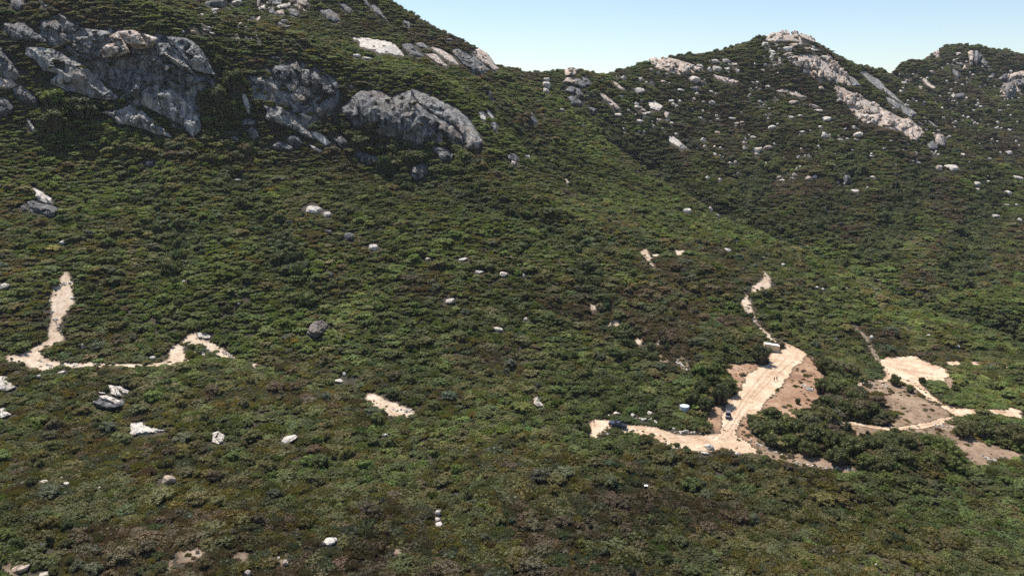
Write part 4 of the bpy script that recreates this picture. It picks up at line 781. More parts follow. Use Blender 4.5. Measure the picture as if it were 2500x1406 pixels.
for i, (w, px, py, h) in enumerate(cand):
    if i < 66:
        lb, gr = far_label(px, py); boulder(px, py, w, h, lb, rb.choice((0, 0, 1)), group=gr)
    else:                                                      # the smallest ones, a pixel or two each, as one mass
        g = ground(px, py+h*.5); m_ = float(project(g.x, g.y, g.z)[2])/FPX; o = HMV[rb.randrange(5)]; b0 = len(SV); a_ = rb.uniform(0, 6.28)
        for v in o[0]: SV.append((g.x+w*m_*.65*(v[0]*math.cos(a_)-v[1]*math.sin(a_)), g.y+w*m_*.65*(v[0]*math.sin(a_)+v[1]*math.cos(a_)), g.z+1.5*h*m_*(v[2]*.55+.35)))
        SF += [[q_+b0 for q_ in f_] for f_ in o[1]]; raster([(px-w*.5, py-h*.5), (px+w*.5, py-h*.5), (px+w*.5, py+h*.4), (px-w*.5, py+h*.4)], rockm, 2)
tag(mesh_obj('small_stones', SV, SF, M_PALE), 'tiny pale stones dotted over the far hills', 'stones', kind='stuff')
# roadside and track-side stones too many to single out
def stones(label, spots, n, smin, smax, mat, seed):
    r = np.random.default_rng(seed); V, F = [], []
    for k in range(n):
        x0, y0, x1, y1 = spots[r.integers(len(spots))]; t = r.random(); px, py = x0+(x1-x0)*t+r.normal()*2.5, y0+(y1-y0)*t+r.normal()*1.5
        Y = hit(px, py)[0]
        if np.isnan(Y): continue
        x, y, z = [float(np.ravel(q_)[0]) for q_ in at_depth(px, py, Y)]; s = r.uniform(smin, smax)
        o = HMV[r.integers(5)]; a = r.uniform(0, 6.28); c, s2 = math.cos(a), math.sin(a); b0 = len(V)
        for v in o[0]: V.append((x+s*(v[0]*c-v[1]*s2), y+s*(v[0]*s2+v[1]*c), z+0.1+s*(v[2]*0.7+0.2)))
        F += [[i+b0 for i in f] for f in o[1]]
    ob = mesh_obj('loose_stones', V, F, mat); tag(ob, label, 'stones', kind='stuff')
stones('scattered pale stones along the road banks and track edges', [(1450,1012,1590,1025),(1590,1028,1650,1050),(1650,1055,1730,1056),(1830,1075,1930,1120),(1930,1130,2080,1148),(2285,1040,2340,1045),(2090,935,2180,945),(95,880,135,900),(120,700,175,690),(130,760,150,820),(1868,670,1890,705),(1815,745,1850,800),(545,860,570,875),(480,850,500,868),(960,1000,1010,1006),(2400,1115,2440,1130),(1960,940,1990,955),(1280,1062,1345,1070),(1650,880,1690,915),(2040,790,2090,850)], 520, 0.18, 0.62, M_PALE, 3)
# ------------------------------------------------------------------ plants
for q_ in ([(1860,836),(1895,838),(1900,858),(1880,860),(1862,852)], [(1660,985),(1672,982),(1683,985),(1684,991),(1672,994),(1659,992)], [(1572,1176),(1582,1176),(1583,1196),(1571,1196)], [(1939,990),(1948,990),(1948,1004),(1939,1004)], [(858,918),(868,918),(868,938),(858,938)], [(1445,1026),(1456,1026),(1456,1042),(1445,1042)]):
    raster(q_, rockm, 3)                                      # room for the built things
def crown_mesh(name, seed, clumps=9, leaves=30, leaf=0.17, height=1.2, spread=0.62, upright=0.0, flat=0.8, core=0.8, thin=1.0, dome=0.42, c0=0.30, c1=0.44):
    r = np.random.default_rng(seed); V, F, T, MI = [], [], [], []
    phi = (1+5**.5)/2
    ico = np.array([(-1,phi,0),(1,phi,0),(-1,-phi,0),(1,-phi,0),(0,-1,phi),(0,1,phi),(0,-1,-phi),(0,1,-phi),(phi,0,-1),(phi,0,1),(-phi,0,-1),(-phi,0,1)])/math.sqrt(1+phi*phi)
    icf = [(0,11,5),(0,5,1),(0,1,7),(0,7,10),(0,10,11),(1,5,9),(5,11,4),(11,10,2),(10,7,6),(7,1,8),(3,9,4),(3,4,2),(3,2,6),(3,6,8),(3,8,9),(4,9,5),(2,4,11),(6,2,10),(8,6,7),(9,8,1)]
    for c in range(clumps):
        a = c*2.399+r.uniform(-.4, .4); d = spread*math.sqrt((c+0.3)/clumps)*r.uniform(.85, 1.15)
        cr = r.uniform(c0, c1)*(1.1-0.25*d)
        cz = height*(0.32+dome-dome*d*d)*r.uniform(.72, 1.15)-cr*0.35
        C = np.array([d*math.cos(a), d*math.sin(a), max(cz, cr*0.5)])
        tone = r.uniform(0.88, 1.13)
        if core > 0:
            b0 = len(V); s_ = cr*core
            for v in ico:
                V.append(C+v*s_*np.array([1, 1, flat])*r.uniform(.85, 1.1)); T.append(tone*0.9)
            for f in icf: F.append([b0+i for i in f]); MI.append(0)
            # dark stem mass reaching to the ground
            b0 = len(V); foot = np.array([C[0]*0.45, C[1]*0.45, -0.15])
            for k in range(4):
                an = k*1.571; V.append(C+np.array([math.cos(an), math.sin(an), 0])*cr*.55); T.append(1)
            for k in range(4):
                an = k*1.571; V.append(foot+np.array([math.cos(an), math.sin(an), 0])*cr*.35); T.append(1)
            for k in range(4): F.append([b0+k, b0+(k+1) % 4, b0+4+(k+1) % 4, b0+4+k]); MI.append(1)
        for l in range(leaves):
            n_ = r.normal(size=3); n_ /= np.linalg.norm(n_)
            if n_[2] < -0.25: n_[2] *= -0.6; n_ /= np.linalg.norm(n_)
            p = C+n_*cr*r.uniform(.80, 1.14)*np.array([1, 1, flat+0.1])
            nn = n_*0.75+r.normal(size=3)*0.42; nn[2] += upright*0; nn /= np.linalg.norm(nn)
            t = np.cross(nn, r.normal(size=3)); t /= np.linalg.norm(t); b_ = np.cross(nn, t)
            if upright:
                up = np.array([n_[0]*.4, n_[1]*.4, 1.0])+r.normal(size=3)*.25; up /= np.linalg.norm(up); b_ = up; t = np.cross(up, r.normal(size=3)); t /= np.linalg.norm(t)
            s_ = leaf*r.uniform(.65, 1.25); wd = s_*(0.6 if not upright else 0.32*thin); ln = s_*(0.85 if not upright else 1.5)
            b0 = len(V); tt = tone*r.uniform(.82, 1.2)
            for (i, j) in ((-.5, -.5), (.6, -.35), (.4, .6), (-.45, .45)):
                V.append(p+t*i*wd*2*0.8+b_*j*ln*1.1); T.append(tt)
            F.append([b0, b0+1, b0+2, b0+3]); MI.append(0)
    me = bpy.data.meshes.new(name); me.from_pydata([tuple(v) for v in V], [], F)
    me.materials.append(M_LEAF); me.materials.append(M_TWIG); me.polygons.foreach_set('material_index', MI)
    at = me.attributes.new('leaf_tone', 'FLOAT_COLOR', 'POINT'); tn = np.array(T)
    colr = np.stack([tn, tn, tn*0.97, np.ones(len(tn))], 1).astype(np.float32); at.data.foreach_set('color', colr.ravel()); me.update()
    return me
SH = dict(c0=.20, c1=.34, spread=.98, dome=.24)
KINDS = [crown_mesh('shrub_crown', 11, 16, 30, leaf=.105, height=1.15, **SH), crown_mesh('shrub_crown', 12, 19, 27, leaf=.10, height=1.05, **SH), crown_mesh('shrub_crown', 13, 14, 32, leaf=.11, height=1.25, **SH), crown_mesh('shrub_crown', 14, 21, 25, leaf=.095, height=1.0, **SH),
         crown_mesh('shrub_crown', 15, 15, 36, leaf=.13, height=1.1, upright=1, core=.7, **SH), crown_mesh('shrub_crown', 16, 17, 34, leaf=.14, height=1.2, upright=1, core=.65, **SH),
         crown_mesh('dry_brush_crown', 17, 14, 36, leaf=.19, height=.95, upright=1, core=0.5, thin=.45, **SH),
         crown_mesh('tree_crown', 18, 20, 40, leaf=.105, height=1.75, spread=.74, c0=.24, c1=.38), crown_mesh('tree_crown', 19, 24, 36, leaf=.10, height=1.6, spread=.78, c0=.22, c1=.36)]
TINTS = np.array([(.090,.100,.038),(.120,.142,.043),(.118,.109,.046),(.155,.134,.050),(.104,.110,.070),(.108,.084,.052),(.112,.080,.048),(.072,.082,.038)])
def stems_mesh(seed, n=6, h=0.8, rad=0.045):
    r = np.random.default_rng(seed); V, F = [], []
    for k in range(n):
        a = 6.283*k/n+r.uniform(-.4, .4); p0 = np.array([.06*math.cos(a), .06*math.sin(a), -.15]); p1 = np.array([.30*math.cos(a), .30*math.sin(a), h*.5]); p2 = np.array([.55*math.cos(a+.2), .55*math.sin(a+.2), h*r.uniform(.75, 1)])
        b0 = len(V)
        for p, w in ((p0, rad), (p1, rad*.7), (p2, rad*.35)):
            for q_ in range(4): V.append(tuple(p+w*np.array([math.cos(q_*1.571), math.sin(q_*1.571), 0])))
        for s_ in range(2):
            for q_ in range(4): F.append([b0+4*s_+q_, b0+4*s_+(q_+1) % 4, b0+4*s_+4+(q_+1) % 4, b0+4*s_+4+q_])
    me = bpy.data.meshes.new('stems'); me.from_pydata(V, [], F); me.materials.append(M_BARK); return me
STEMS = [stems_mesh(k) for k in range(3)]
def trunk_mesh(seed, h=1.0):
    r = np.random.default_rng(seed); V, F = [], []
    def limb(p, q_, a, b):
        b0 = len(V); d = (q_-p)/np.linalg.norm(q_-p); t = np.cross(d, [.3, .9, .2]); t /= np.linalg.norm(t); u = np.cross(d, t)
        for c, w in ((p, a), (q_, b)):
            for k in range(6): V.append(tuple(c+w*(t*math.cos(k*1.047)+u*math.sin(k*1.047))))
        for k in range(6): F.append([b0+k, b0+(k+1) % 6, b0+6+(k+1) % 6, b0+6+k])
    fork = np.array([.04, .02, .42*h]); limb(np.array([0, 0, -.2]), fork, .11, .08)
    for k in range(5):
        a = k*1.257+r.uniform(-.3, .3); e = np.array([.5*math.cos(a), .5*math.sin(a), h*r.uniform(.8, 1.1)]); limb(fork, e, .065, .025)
        limb(fork+(e-fork)*.55, e+np.array([.22*math.cos(a+1), .22*math.sin(a+1), .12]), .035, .012)
    me = bpy.data.meshes.new('trunk'); me.from_pydata(V, [], F); me.materials.append(M_BARK); return me
TRUNKS = [trunk_mesh(k) for k in range(3)]
rt = random.Random(3)
def tree(px, py, w, h, tint, label, group=None, cat='tree', name='oak_tree'):
    g = ground(px, py); f = float(project(g.x, g.y, g.z)[2]); mpp = f/FPX
    R_, Hh = w*mpp*0.5, h*mpp*0.98
    root = thing(name, label, cat, g, group, rt.uniform(0, 6.28))
    k = rt.choice((7, 8)); me = KINDS[k]; hh = 1.62 if k == 7 else 1.5
    c = bpy.data.objects.new('crown', me); COL.objects.link(c); c.parent = root; c.scale = (R_, R_, Hh/hh)
    j = rt.uniform(.85, 1.15); c['tint'] = [float(v*j) for v in tint]
    t = bpy.data.objects.new('trunk', TRUNKS[rt.randrange(3)]); COL.objects.link(t); t.parent = root; t.scale = (R_*.8, R_*.8, Hh*.8)
    return root
G0, G1, G2, G7 = TINTS[0], TINTS[1], TINTS[2], TINTS[7]
tree(1856,884,54,52,G7,'large dark round tree in front of the container, shading the clearing edge')
tree(1884,1026,54,38,G0,'round dark green tree standing alone at the road junction')
tree(1832,1037,22,20,G0,'small round shrub left of the lone tree at the road junction',cat='shrub',name='shrub')
tree(1947,986,15,17,G0,'little round shrub on the eroded slope below the people',cat='shrub',name='shrub')
tree(2184,941,27,33,G0,'small tree at the mouth of the right round clearing')
tree(2251,936,19,19,G7,'round shrub right of the small tree at the round clearing',cat='shrub',name='shrub')
tree(2222,958,24,20,G2,'olive bush on the bank beside the loop road',cat='shrub',name='shrub')
tree(2068,1056,22,32,TINTS[4],'slender grey green tree above the loop road')
tree(1131,396,40,26,np.array((.12,.16,.035)),'bright yellow green bush under the dome',cat='shrub',name='shrub')
tree(138,268,72,56,G1,'bright green tree crown below the left slabs')
tree(132,318,88,62,G0,'wide green tree below the bright tree crown at left')
tree(205,285,80,54,G7,'dark spreading tree right of the wide green tree')
tree(575,232,66,70,G7,'tall dark tree left of the pale scree strip')
tree(578,285,52,44,G0,'round tree at the lower left of the scree strip')
tree(530,250,56,44,G7,'dark tree right of the great left cliff')
tree(1905,846,26,14,TINTS[5],'dark scrubby bush at the right end of the container',cat='shrub',name='shrub')
for px, py, w, h in ((1758,985,50,56),(1778,962,46,44),(1722,1003,46,40),(1742,950,46,44),(1712,965,46,44),(1690,985,44,40)):
    tree(px, py, w, h, G0 if px % 3 else G7, 'dense green tree on the bank between water tank and clearing', 'trees on the bank above the clearing')
for px, py, w, h in ((2010,908,42,42),(2038,925,46,42),(2005,960,42,42),(2042,970,50,46),(2082,992,50,46),(2122,1016,50,44),(2150,1030,42,34),(2062,1012,46,42),(2015,1000,46,42),(1998,1030,40,34),(2030,1040,40,34),(2095,1025,44,38)):
    tree(px, py, w, h, G0 if px % 4 else G1, 'dense green tree in the thicket between the clearing and the loop road', 'trees in the thicket between the clearings')
for px, py, w, h in ((1862,1062,42,38),(1900,1062,50,44),(1946,1060,50,44),(1990,1078,56,48),(2032,1092,56,48),(2078,1112,60,54),(2120,1098,46,40),(2162,1102,50,40),(2212,1096,50,40),(2262,1094,46,40),(2322,1122,46,44),(2298,1104,46,40),(1972,1112,50,44),(2042,1132,56,50),(1880,1088,40,34),(1926,1092,46,40),(2112,1142,50,44),(2165,1140,46,38),(2215,1135,46,38),(2265,1135,46,38)):
    tree(px, py, w, h, G0 if px % 3 else G1, 'dense green tree in the long thicket below the loop road', 'trees in the thicket below the loop road')
for px, py, w, h in ((2352,1066,48,38),(2402,1068,52,44),(2444,1076,52,44),(2484,1092,50,44),(2472,1064,46,36),(2425,1056,44,32),(2376,1054,44,32)):
    tree(px, py, w, h, G0 if px % 4 else G2, 'bushy green tree in the clump at the right photo edge', 'trees in the right edge clump')

# ------------------------------------------------------------------ chaparral: candidate plants over the whole slope
cx_, cy_, cs_ = [], [], []
for y0, y1, sp in ((96,175,1.55),(175,250,1.7),(250,420,1.9),(420,640,2.3),(640,900,2.8),(900,1160,3.4),(1160,1420,4.2)):
    gx, gy = np.meshgrid(np.arange(-640, 1250, sp), np.arange(y0, y1, sp))
    gx = gx.ravel()+rng.uniform(-.5, .5, gx.size)*sp; gy = gy.ravel()+rng.uniform(-.5, .5, gy.size)*sp
    ok = (np.abs(gx) < 0.78*gy+30); cx_.append(gx[ok]); cy_.append(gy[ok]); cs_.append(np.full(ok.sum(), sp))
x, y, sp = map(np.concatenate, (cx_, cy_, cs_)); z = hgt(x, y)
px, py, f = project(x, y, z)
r = 0.80*sp*np.exp(rng.normal(0, 0.38, len(x))).clip(.45, 2.2); hgtz = (0.35*r+0.50*sp)*rng.uniform(.8, 1.1, len(x))*(1+0.5*fbm(x/9, y/9, 3, 91))
ok = (px > -90) & (px < 2590) & (py > -60) & (py < 1500)
pxt, pyt, _ = project(x, y, z+hgtz*1.1)
ok &= (y < seen_depth(px, np.minimum(pyt, py))+45)
x, y, z, px, py, f, r, hgtz, sp = [a[ok] for a in (x, y, z, px, py, f, r, hgtz, sp)]
# thickets are taller
def zone(polys):
    m = np.zeros((MH, MW), np.int16)
    for p in polys: raster(p, m, 1)
    return look(m, px, py) > 0
thick = zone([[(1990,890),(2060,890),(2180,990),(2180,1035),(2000,1040),(1980,960)],[(1840,1020),(1960,1010),(2100,1060),(2350,1080),(2350,1150),(2100,1150),(1960,1120),(1850,1090)],[(2330,1010),(2500,1020),(2500,1100),(2380,1080)],[(1660,900),(1760,880),(1790,970),(1720,1000),(1660,960)],
              [(80,240),(240,240),(420,340),(560,330),(640,380),(560,400),(300,380),(60,330)],[(520,150),(600,170),(600,300),(500,330),(520,220)],[(820,320),(1000,340),(1150,370),(1180,420),(900,430),(780,380)]])
gi_ = np.clip(((x-GX[0])/GS).astype(int), 0, len(GX)-1); gj_ = np.clip(((y-GY[0])/GS).astype(int), 0, len(GY)-1)
ingul = gd[gj_, gi_] < rng.uniform(.2, .9, len(x))
r = np.where(ingul, r*1.2, r); hgtz = np.where(ingul, hgtz*1.7, hgtz)
solo = (rng.random(len(x)) < .13); r = np.where(solo, r*1.1, r); hgtz = np.where(solo, hgtz*1.75, hgtz)
r = np.where(thick, r*1.35, r); hgtz = np.where(thick, hgtz*1.75, hgtz)
# keep tracks, bare soil and visible rock free
occ = (soil > 0).astype(np.int16); hard = np.zeros(len(x), bool); fringe = np.zeros(len(x), bool); tall = np.zeros(len(x), bool)
for dz, dx in ((0, 0), (0, -.6), (0, .6), (.35, -.5), (.35, .5), (.35, 0)):
    a, b, _ = project(x+dx*r, y, z+dz*hgtz); hs_ = look(occ, a, b) > 0; fringe |= hs_; hard |= (hs_ & (dz == 0) & (dx == 0)) | (look(rockm, a, b) > 0)
for dz, dx in ((.8, 0), (1.15, 0), (.9, .5), (.9, -.5)):
    a, b, _ = project(x+dx*r, y, z+dz*hgtz); tall |= (look(occ, a, b) > 0) | (look(rockm, a, b) > 0)
hard |= fringe & (rng.random(len(x)) < np.where((look(soil, px, py-6) == 5) | (look(soil, px, py+6) == 5) | (look(soil, px-8, py) == 5) | (look(soil, px+8, py) == 5), .9, .4)); fr_ = fringe & ~hard; r = np.where(fr_, r*rng.uniform(.35, .7, len(x)), r); hgtz = np.where(fr_, hgtz*rng.uniform(.35, .7, len(x)), hgtz); tall &= ~fr_
hgtz = np.where(tall & ~hard, hgtz*0.5, hgtz); r = np.where(tall & ~hard, r*0.8, r)
dryz = look(soil, px, py)
sparse = ((dryz >= 101) | ((dryz == 4) & (px < 1790))) & (rng.random(len(x)) < np.where(dryz == 103, 0.14, np.where(dryz == 105, .5, np.where(dryz == 104, .4, 0.08)))) & (look(rockm, px, py) == 0)
hgtz = np.where(sparse, r*.45, hgtz); r = np.where(sparse, r*.5, r)
keepm = (~hard | sparse) & ~(tall & (y > 400) & (rng.random(len(x)) < .6))
keepm &= ~((look(bed, px, py) == 1) & (rng.random(len(x)) < .55))
# bare gaps
gap = fbm(x/22, y/22, 3, 41); keepm &= ~((gap < -0.5) & (rng.random(len(x)) < .3))
x, y, z, px, py, f, r, hgtz, sp, sparse, ingul = [a[keepm] for a in (x, y, z, px, py, f, r, hgtz, sp, sparse, ingul)]
# bushes on ledges of the cliffs, and dry tufts on the bare slopes
RP = np.concatenate(ROCKPT); lx, ly, lz, lr, lh, lt = [], [], [], [], [], []
for (a, b, w) in ((163,100,16),(150,112,14),(205,140,12),(192,160,14),(250,196,18),(262,204,18),(280,215,18),(300,230,16),(318,243,16),(432,205,14),(452,214,16),(420,196,12),(115,128,14),(140,145,16),(128,160,12),(232,76,12),(262,80,10),(310,132,12),(268,152,12),(345,120,10),(372,208,12),(395,212,12),(400,150,12),(62,140,14),(330,262,14),(360,285,14),(375,300,16),(400,318,14),(300,262,12),
        (720,186,12),(640,246,16),(655,250,16),(670,252,14),(690,258,14),(625,262,16),(704,322,20),(690,318,18),(722,330,14),(800,300,22),(812,306,22),(922,300,18),(918,250,12),(1000,262,12),(1022,300,10),(1082,342,22),(1068,338,20),(1096,350,20),(1046,345,18),(905,312,18),(948,240,12),(985,236,16),(1012,250,14),(960,262,10),(913,112,8),(898,98,8),(940,128,10),(1110,140,8),(1140,150,10),(1170,155,8),(770,226,14),(790,238,14),(760,205,10),
        (2035,195,10),(2058,212,12),(2080,215,12),(2100,222,12),(2012,190,8),(2150,290,10),(2165,300,10),(2110,285,10),(2200,300,8),(1405,200,8),(1420,225,8),(1400,218,8)):
    k = np.argmin((RP[:, 0]-a)**2+(RP[:, 1]-b)**2); D_ = RP[k, 2]-0.2
    for e in range(3):
        a2_, b2_ = a+rng.normal()*w*.4, b+rng.normal()*w*.2; X_, Y_, Z_ = at_depth(a2_, b2_+w*.25, D_-rng.uniform(0, .8)); rr_ = w*D_/FPX*.42*rng.uniform(.7, 1.1)
        lx.append(float(X_)); ly.append(float(Y_)); lz.append(float(Z_)-.3*rr_); lr.append(rr_); lh.append(rr_*rng.uniform(.9, 1.2)); lt.append(0)
tx, ty = rng.uniform(-190, 260, 90000), rng.uniform(180, 360, 90000); tz = hgt(tx, ty); ta, tb, _ = project(tx, ty, tz); cl = look(soil, ta, tb)
okt = (np.abs(ty-seen_depth(ta, tb)) < .05*ty) & (((cl >= 101) & (rng.random(90000) < .12*(1.1+fbm(tx/6, ty/6, 3, 44)))) | ((cl > 0) & (cl < 100) & (look(soil, ta-8, tb+3)*look(soil, ta+8, tb-3)*look(soil, ta, tb+4) == 0) & (rng.random(90000) < .30)))
okt &= (tx < 250); tr = .2*np.exp(rng.normal(.4, .5, okt.sum())).clip(.6, 4)
lx = np.concatenate([lx, tx[okt]]); ly = np.concatenate([ly, ty[okt]]); lz = np.concatenate([lz, tz[okt]+.08]); lr = np.concatenate([lr, tr]); lh = np.concatenate([lh, tr*rng.uniform(.6, 1.0, len(tr))]); lt = np.concatenate([lt, np.ones(len(tr))])
nL = len(lx); la, lb_, lf = project(lx, ly, lz)
x, y, z, px, py, f, r, hgtz = [np.concatenate(p_) for p_ in ((x, lx), (y, ly), (z, lz), (px, la), (py, lb_), (f, lf), (r, lr), (hgtz, lh))]
sp = np.concatenate([sp, np.full(nL, 2.0)]); sparse = np.concatenate([sparse, np.ones(nL, bool)]); ingul = np.concatenate([ingul, np.zeros(nL, bool)])
tuft = np.concatenate([np.zeros(len(x)-nL, bool), lt > 0]); ledge = np.concatenate([np.zeros(len(x)-nL, bool), lt == 0])
nP = len(x)
n1 = fbm(x/60, y/60, 4, 51, .6)*1.9; n2 = fbm(x/11, y/11, 2, 61)
for (ex, ey, rx, ry, amt) in ((740,490,280,70,.55),(1450,340,170,80,.6),(1660,450,130,55,.6),(560,130,80,70,.5),(1240,240,60,40,.4),(900,1110,250,60,.3),(1450,1180,300,70,.2),(1150,560,200,60,.2),(2020,640,60,30,.5),(1900,290,60,40,.3),(1800,545,110,35,.7),(2000,630,110,35,.6),(2250,760,160,40,.5),(1350,230,60,60,.4),(1900,470,200,40,-.5),(2200,600,150,50,-.4),
        (1350,290,70,25,-.7),(1780,330,220,60,-.55),(250,835,190,45,-.6),(480,950,170,50,-.7),(600,1340,450,70,-.3),(2150,600,240,90,-.4),(700,85,160,40,-.35),(2350,330,160,70,-.5),(1400,420,110,45,-.5),(1300,1300,300,60,-.3),(2300,700,200,60,-.4),(2120,830,50,50,-.8),(1640,885,60,40,-.6),(150,1300,200,80,-.25),(620,180,40,40,-.2)):
    n1 = n1 + amt*np.exp(-((px-ex)/rx)**2-((py-ey)/ry)**2)
W3 = np.array([[.27,.08,.30,.16,.08,.09,.02],[.42,.13,.22,.05,.09,.07,.02],[.42,.09,.19,.03,.12,.13,.02]])
w0 = np.clip((y-190)/60, 0, 1)[:, None]; w1 = np.clip((y-480)/150, 0, 1)[:, None]
Wt = W3[0]*(1-w0)+W3[1]*w0*(1-w1)+W3[2]*w0*w1
up = np.exp(np.clip(n1, -1, 1)*2.2)[:, None]
Wt = Wt*np.concatenate([up**.3, up**1.2, up**0, up**.3, up**-.4, up**-1.3, up**-.8], 1)
Wt = np.cumsum(Wt/Wt.sum(1, keepdims=True), 1); pick = np.clip((rng.random(nP)*.45+.55*np.clip(.5+1.1*n2, 0, 1))[:, None] > Wt, 0, 1).sum(1).clip(0, 6)
pick = np.where(sparse, rng.choice([2, 5, 3], nP), np.where(ingul, rng.choice([0, 7, 7], nP), pick))
tint = TINTS[pick]*1.2*np.exp(rng.normal(0, .10, nP)+.38*fbm(x/38, y/38, 3, 95))[:, None]*(1+.15*rng.normal(size=(nP, 3))*[.5, .25, .5])
farh = np.clip((y-500)/80, 0, 1)*np.clip((px-1450)/150, 0, 1); tint = tint*(1-.10*farh[:, None]*np.array([.75, 1.0, .6]))*(1+.12*np.clip((y-200)/60, 0, 1)*(1-farh))[:, None]
tint = np.where(ledge[:, None], TINTS[rng.choice([0, 2, 7], nP)], tint); tint = np.where(tuft[:, None], np.where((rng.random(nP) < .45)[:, None], np.array([(.12,.10,.045)]), np.array([(.25,.175,.10)]))*np.exp(rng.normal(0, .3, nP))[:, None], tint)
kid = rng.integers(0, 4, nP)
fine = (pick == 3) | (pick == 4) | (rng.random(nP) < .18); kid = np.where(fine, 4+rng.integers(0, 2, nP), kid)
kid = np.where(((pick >= 5) & (pick < 7) & (rng.random(nP) < .45)) | tuft, 6, kid)
big = (hgtz > 2.6); kid = np.where(big, 7+rng.integers(0, 2, nP), kid)
unith = np.where(kid >= 7, .68, 1.0)
rz = rng.uniform(0, 6.283, nP)
SC = np.stack([r, r*np.exp(rng.normal(0, .22, nP)), hgtz*unith], 1)
zz = z - 0.05
# the plants that show largest are individuals with their own stems
inview = (px > 20) & (px < 2480) & (py > 60) & (py < 1398) & ~sparse
order = np.argsort(-(r*inview/f))[:300]
LAB = {7: 'deep green shrub in the near foreground brush', 0: 'dark green rounded shrub in the near foreground brush', 1: 'bright green leafy shrub in the near foreground brush', 2: 'olive green shrub in the near foreground brush', 3: 'yellowish shrub in the near foreground brush', 4: 'grey green shrub in the near foreground brush', 5: 'brown dry shrub in the near foreground brush', 6: 'reddish brown shrub in the near foreground brush'}
GRP = {k: v.replace(' shrub', ' shrubs').replace(' in the', ' of the') for k, v in LAB.items()}
protos = {}
for i in order:
    k = int(kid[i]); ob = bpy.data.objects.new('dry_bush' if k == 6 else 'chaparral_shrub', KINDS[k]); COL.objects.link(ob)
    ob.location = (x[i], y[i], zz[i]); ob.rotation_euler = (0, 0, rz[i]); ob.scale = SC[i]; ob['tint'] = [float(v) for v in tint[i]]
    side = ' at the bottom left' if px[i] < 500 else ' left of the bottom centre' if px[i] < 1000 else ' at the bottom centre' if px[i] < 1500 else ' right of the bottom centre' if px[i] < 2000 else ' at the bottom right'
    tag(ob, LAB[int(pick[i])].replace(' in the near foreground brush', ' in the near brush')+side, 'shrub', GRP[int(pick[i])].replace(' of the near foreground brush', '')+side)
    st = bpy.data.objects.new('stems', STEMS[i % 3]); COL.objects.link(st); st.parent = ob
    protos.setdefault(k, ob)
rest = np.ones(nP, bool); rest[order] = False
for k in range(9):
    if k not in protos:                                       # a kind with no individual yet: its largest plant becomes one
        c = np.nonzero((kid == k) & inview & rest)[0]
        if not len(c): continue
        i = c[np.argmax((r/f)[c])]; rest[i] = False
        ob = bpy.data.objects.new('tall_shrub', KINDS[k]); COL.objects.link(ob); ob.location = (x[i], y[i], zz[i]); ob.rotation_euler = (0, 0, rz[i]); ob.scale = SC[i]; ob['tint'] = [float(v) for v in tint[i]]
        tag(ob, 'tall green shrub among the hillside thicket trees', 'shrub', 'tall thicket shrubs'); protos[k] = ob
idx = np.nonzero(rest)[0]
me = bpy.data.meshes.new('chaparral_brush'); me.vertices.add(len(idx)); me.vertices.foreach_set('co', np.stack([x, y, zz], 1)[idx].astype(np.float32).ravel())
at = me.attributes.new('tint', 'FLOAT_COLOR', 'POINT'); at.data.foreach_set('color', np.concatenate([np.clip(tint[idx], .005, 1), np.ones((len(idx), 1))], 1).astype(np.float32).ravel())
at = me.attributes.new('size', 'FLOAT_VECTOR', 'POINT'); at.data.foreach_set('vector', SC[idx].astype(np.float32).ravel())
rv = np.stack([rng.normal(0, .06, len(idx)), rng.normal(0, .06, len(idx)), rz[idx]], 1)
at = me.attributes.new('turn', 'FLOAT_VECTOR', 'POINT'); at.data.foreach_set('vector', rv.astype(np.float32).ravel())
at = me.attributes.new('plant_kind', 'INT', 'POINT'); at.data.foreach_set('value', kid[idx].astype(np.int32))
brush = bpy.data.objects.new('chaparral_brush', me); COL.objects.link(brush)
tag(brush, 'dense dark green chaparral brush covering the hillsides', 'brush', kind='stuff')
gn = bpy.data.node_groups.new('brush_scatter', 'GeometryNodeTree')
gn.interface.new_socket('Geometry', in_out='INPUT', socket_type='NodeSocketGeometry'); gn.interface.new_socket('Geometry', in_out='OUTPUT', socket_type='NodeSocketGeometry')
gi = gn.nodes.new('NodeGroupInput'); go = gn.nodes.new('NodeGroupOutput'); join = gn.nodes.new('GeometryNodeJoinGeometry')
def named(nm, t):
    n_ = gn.nodes.new('GeometryNodeInputNamedAttribute'); n_.data_type = t; n_.inputs['Name'].default_value = nm; return n_.outputs['Attribute']
kd = named('plant_kind', 'INT'); tu = named('turn', 'FLOAT_VECTOR'); sz = named('size', 'FLOAT_VECTOR')
e2r = gn.nodes.new('FunctionNodeEulerToRotation'); gn.links.new(tu, e2r.inputs[0])
for k, ob in protos.items():
    oi = gn.nodes.new('GeometryNodeObjectInfo'); oi.transform_space = 'ORIGINAL'; oi.inputs['Object'].default_value = ob; oi.inputs['As Instance'].default_value = True
    cmp_ = gn.nodes.new('FunctionNodeCompare'); cmp_.data_type = 'INT'; cmp_.operation = 'EQUAL'; gn.links.new(kd, cmp_.inputs[2]); cmp_.inputs[3].default_value = k
    ip = gn.nodes.new('GeometryNodeInstanceOnPoints'); gn.links.new(gi.outputs[0], ip.inputs['Points']); gn.links.new(cmp_.outputs[0], ip.inputs['Selection'])
    gn.links.new(oi.outputs['Geometry'], ip.inputs['Instance']); gn.links.new(e2r.outputs[0], ip.inputs['Rotation']); gn.links.new(sz, ip.inputs['Scale'])
    gn.links.new(ip.outputs[0], join.inputs[0])
gn.links.new(join.outputs[0], go.inputs[0])
md = brush.modifiers.new('scatter', 'NODES'); md.node_group = gn
print('plants', nP, 'protos', sorted(protos))
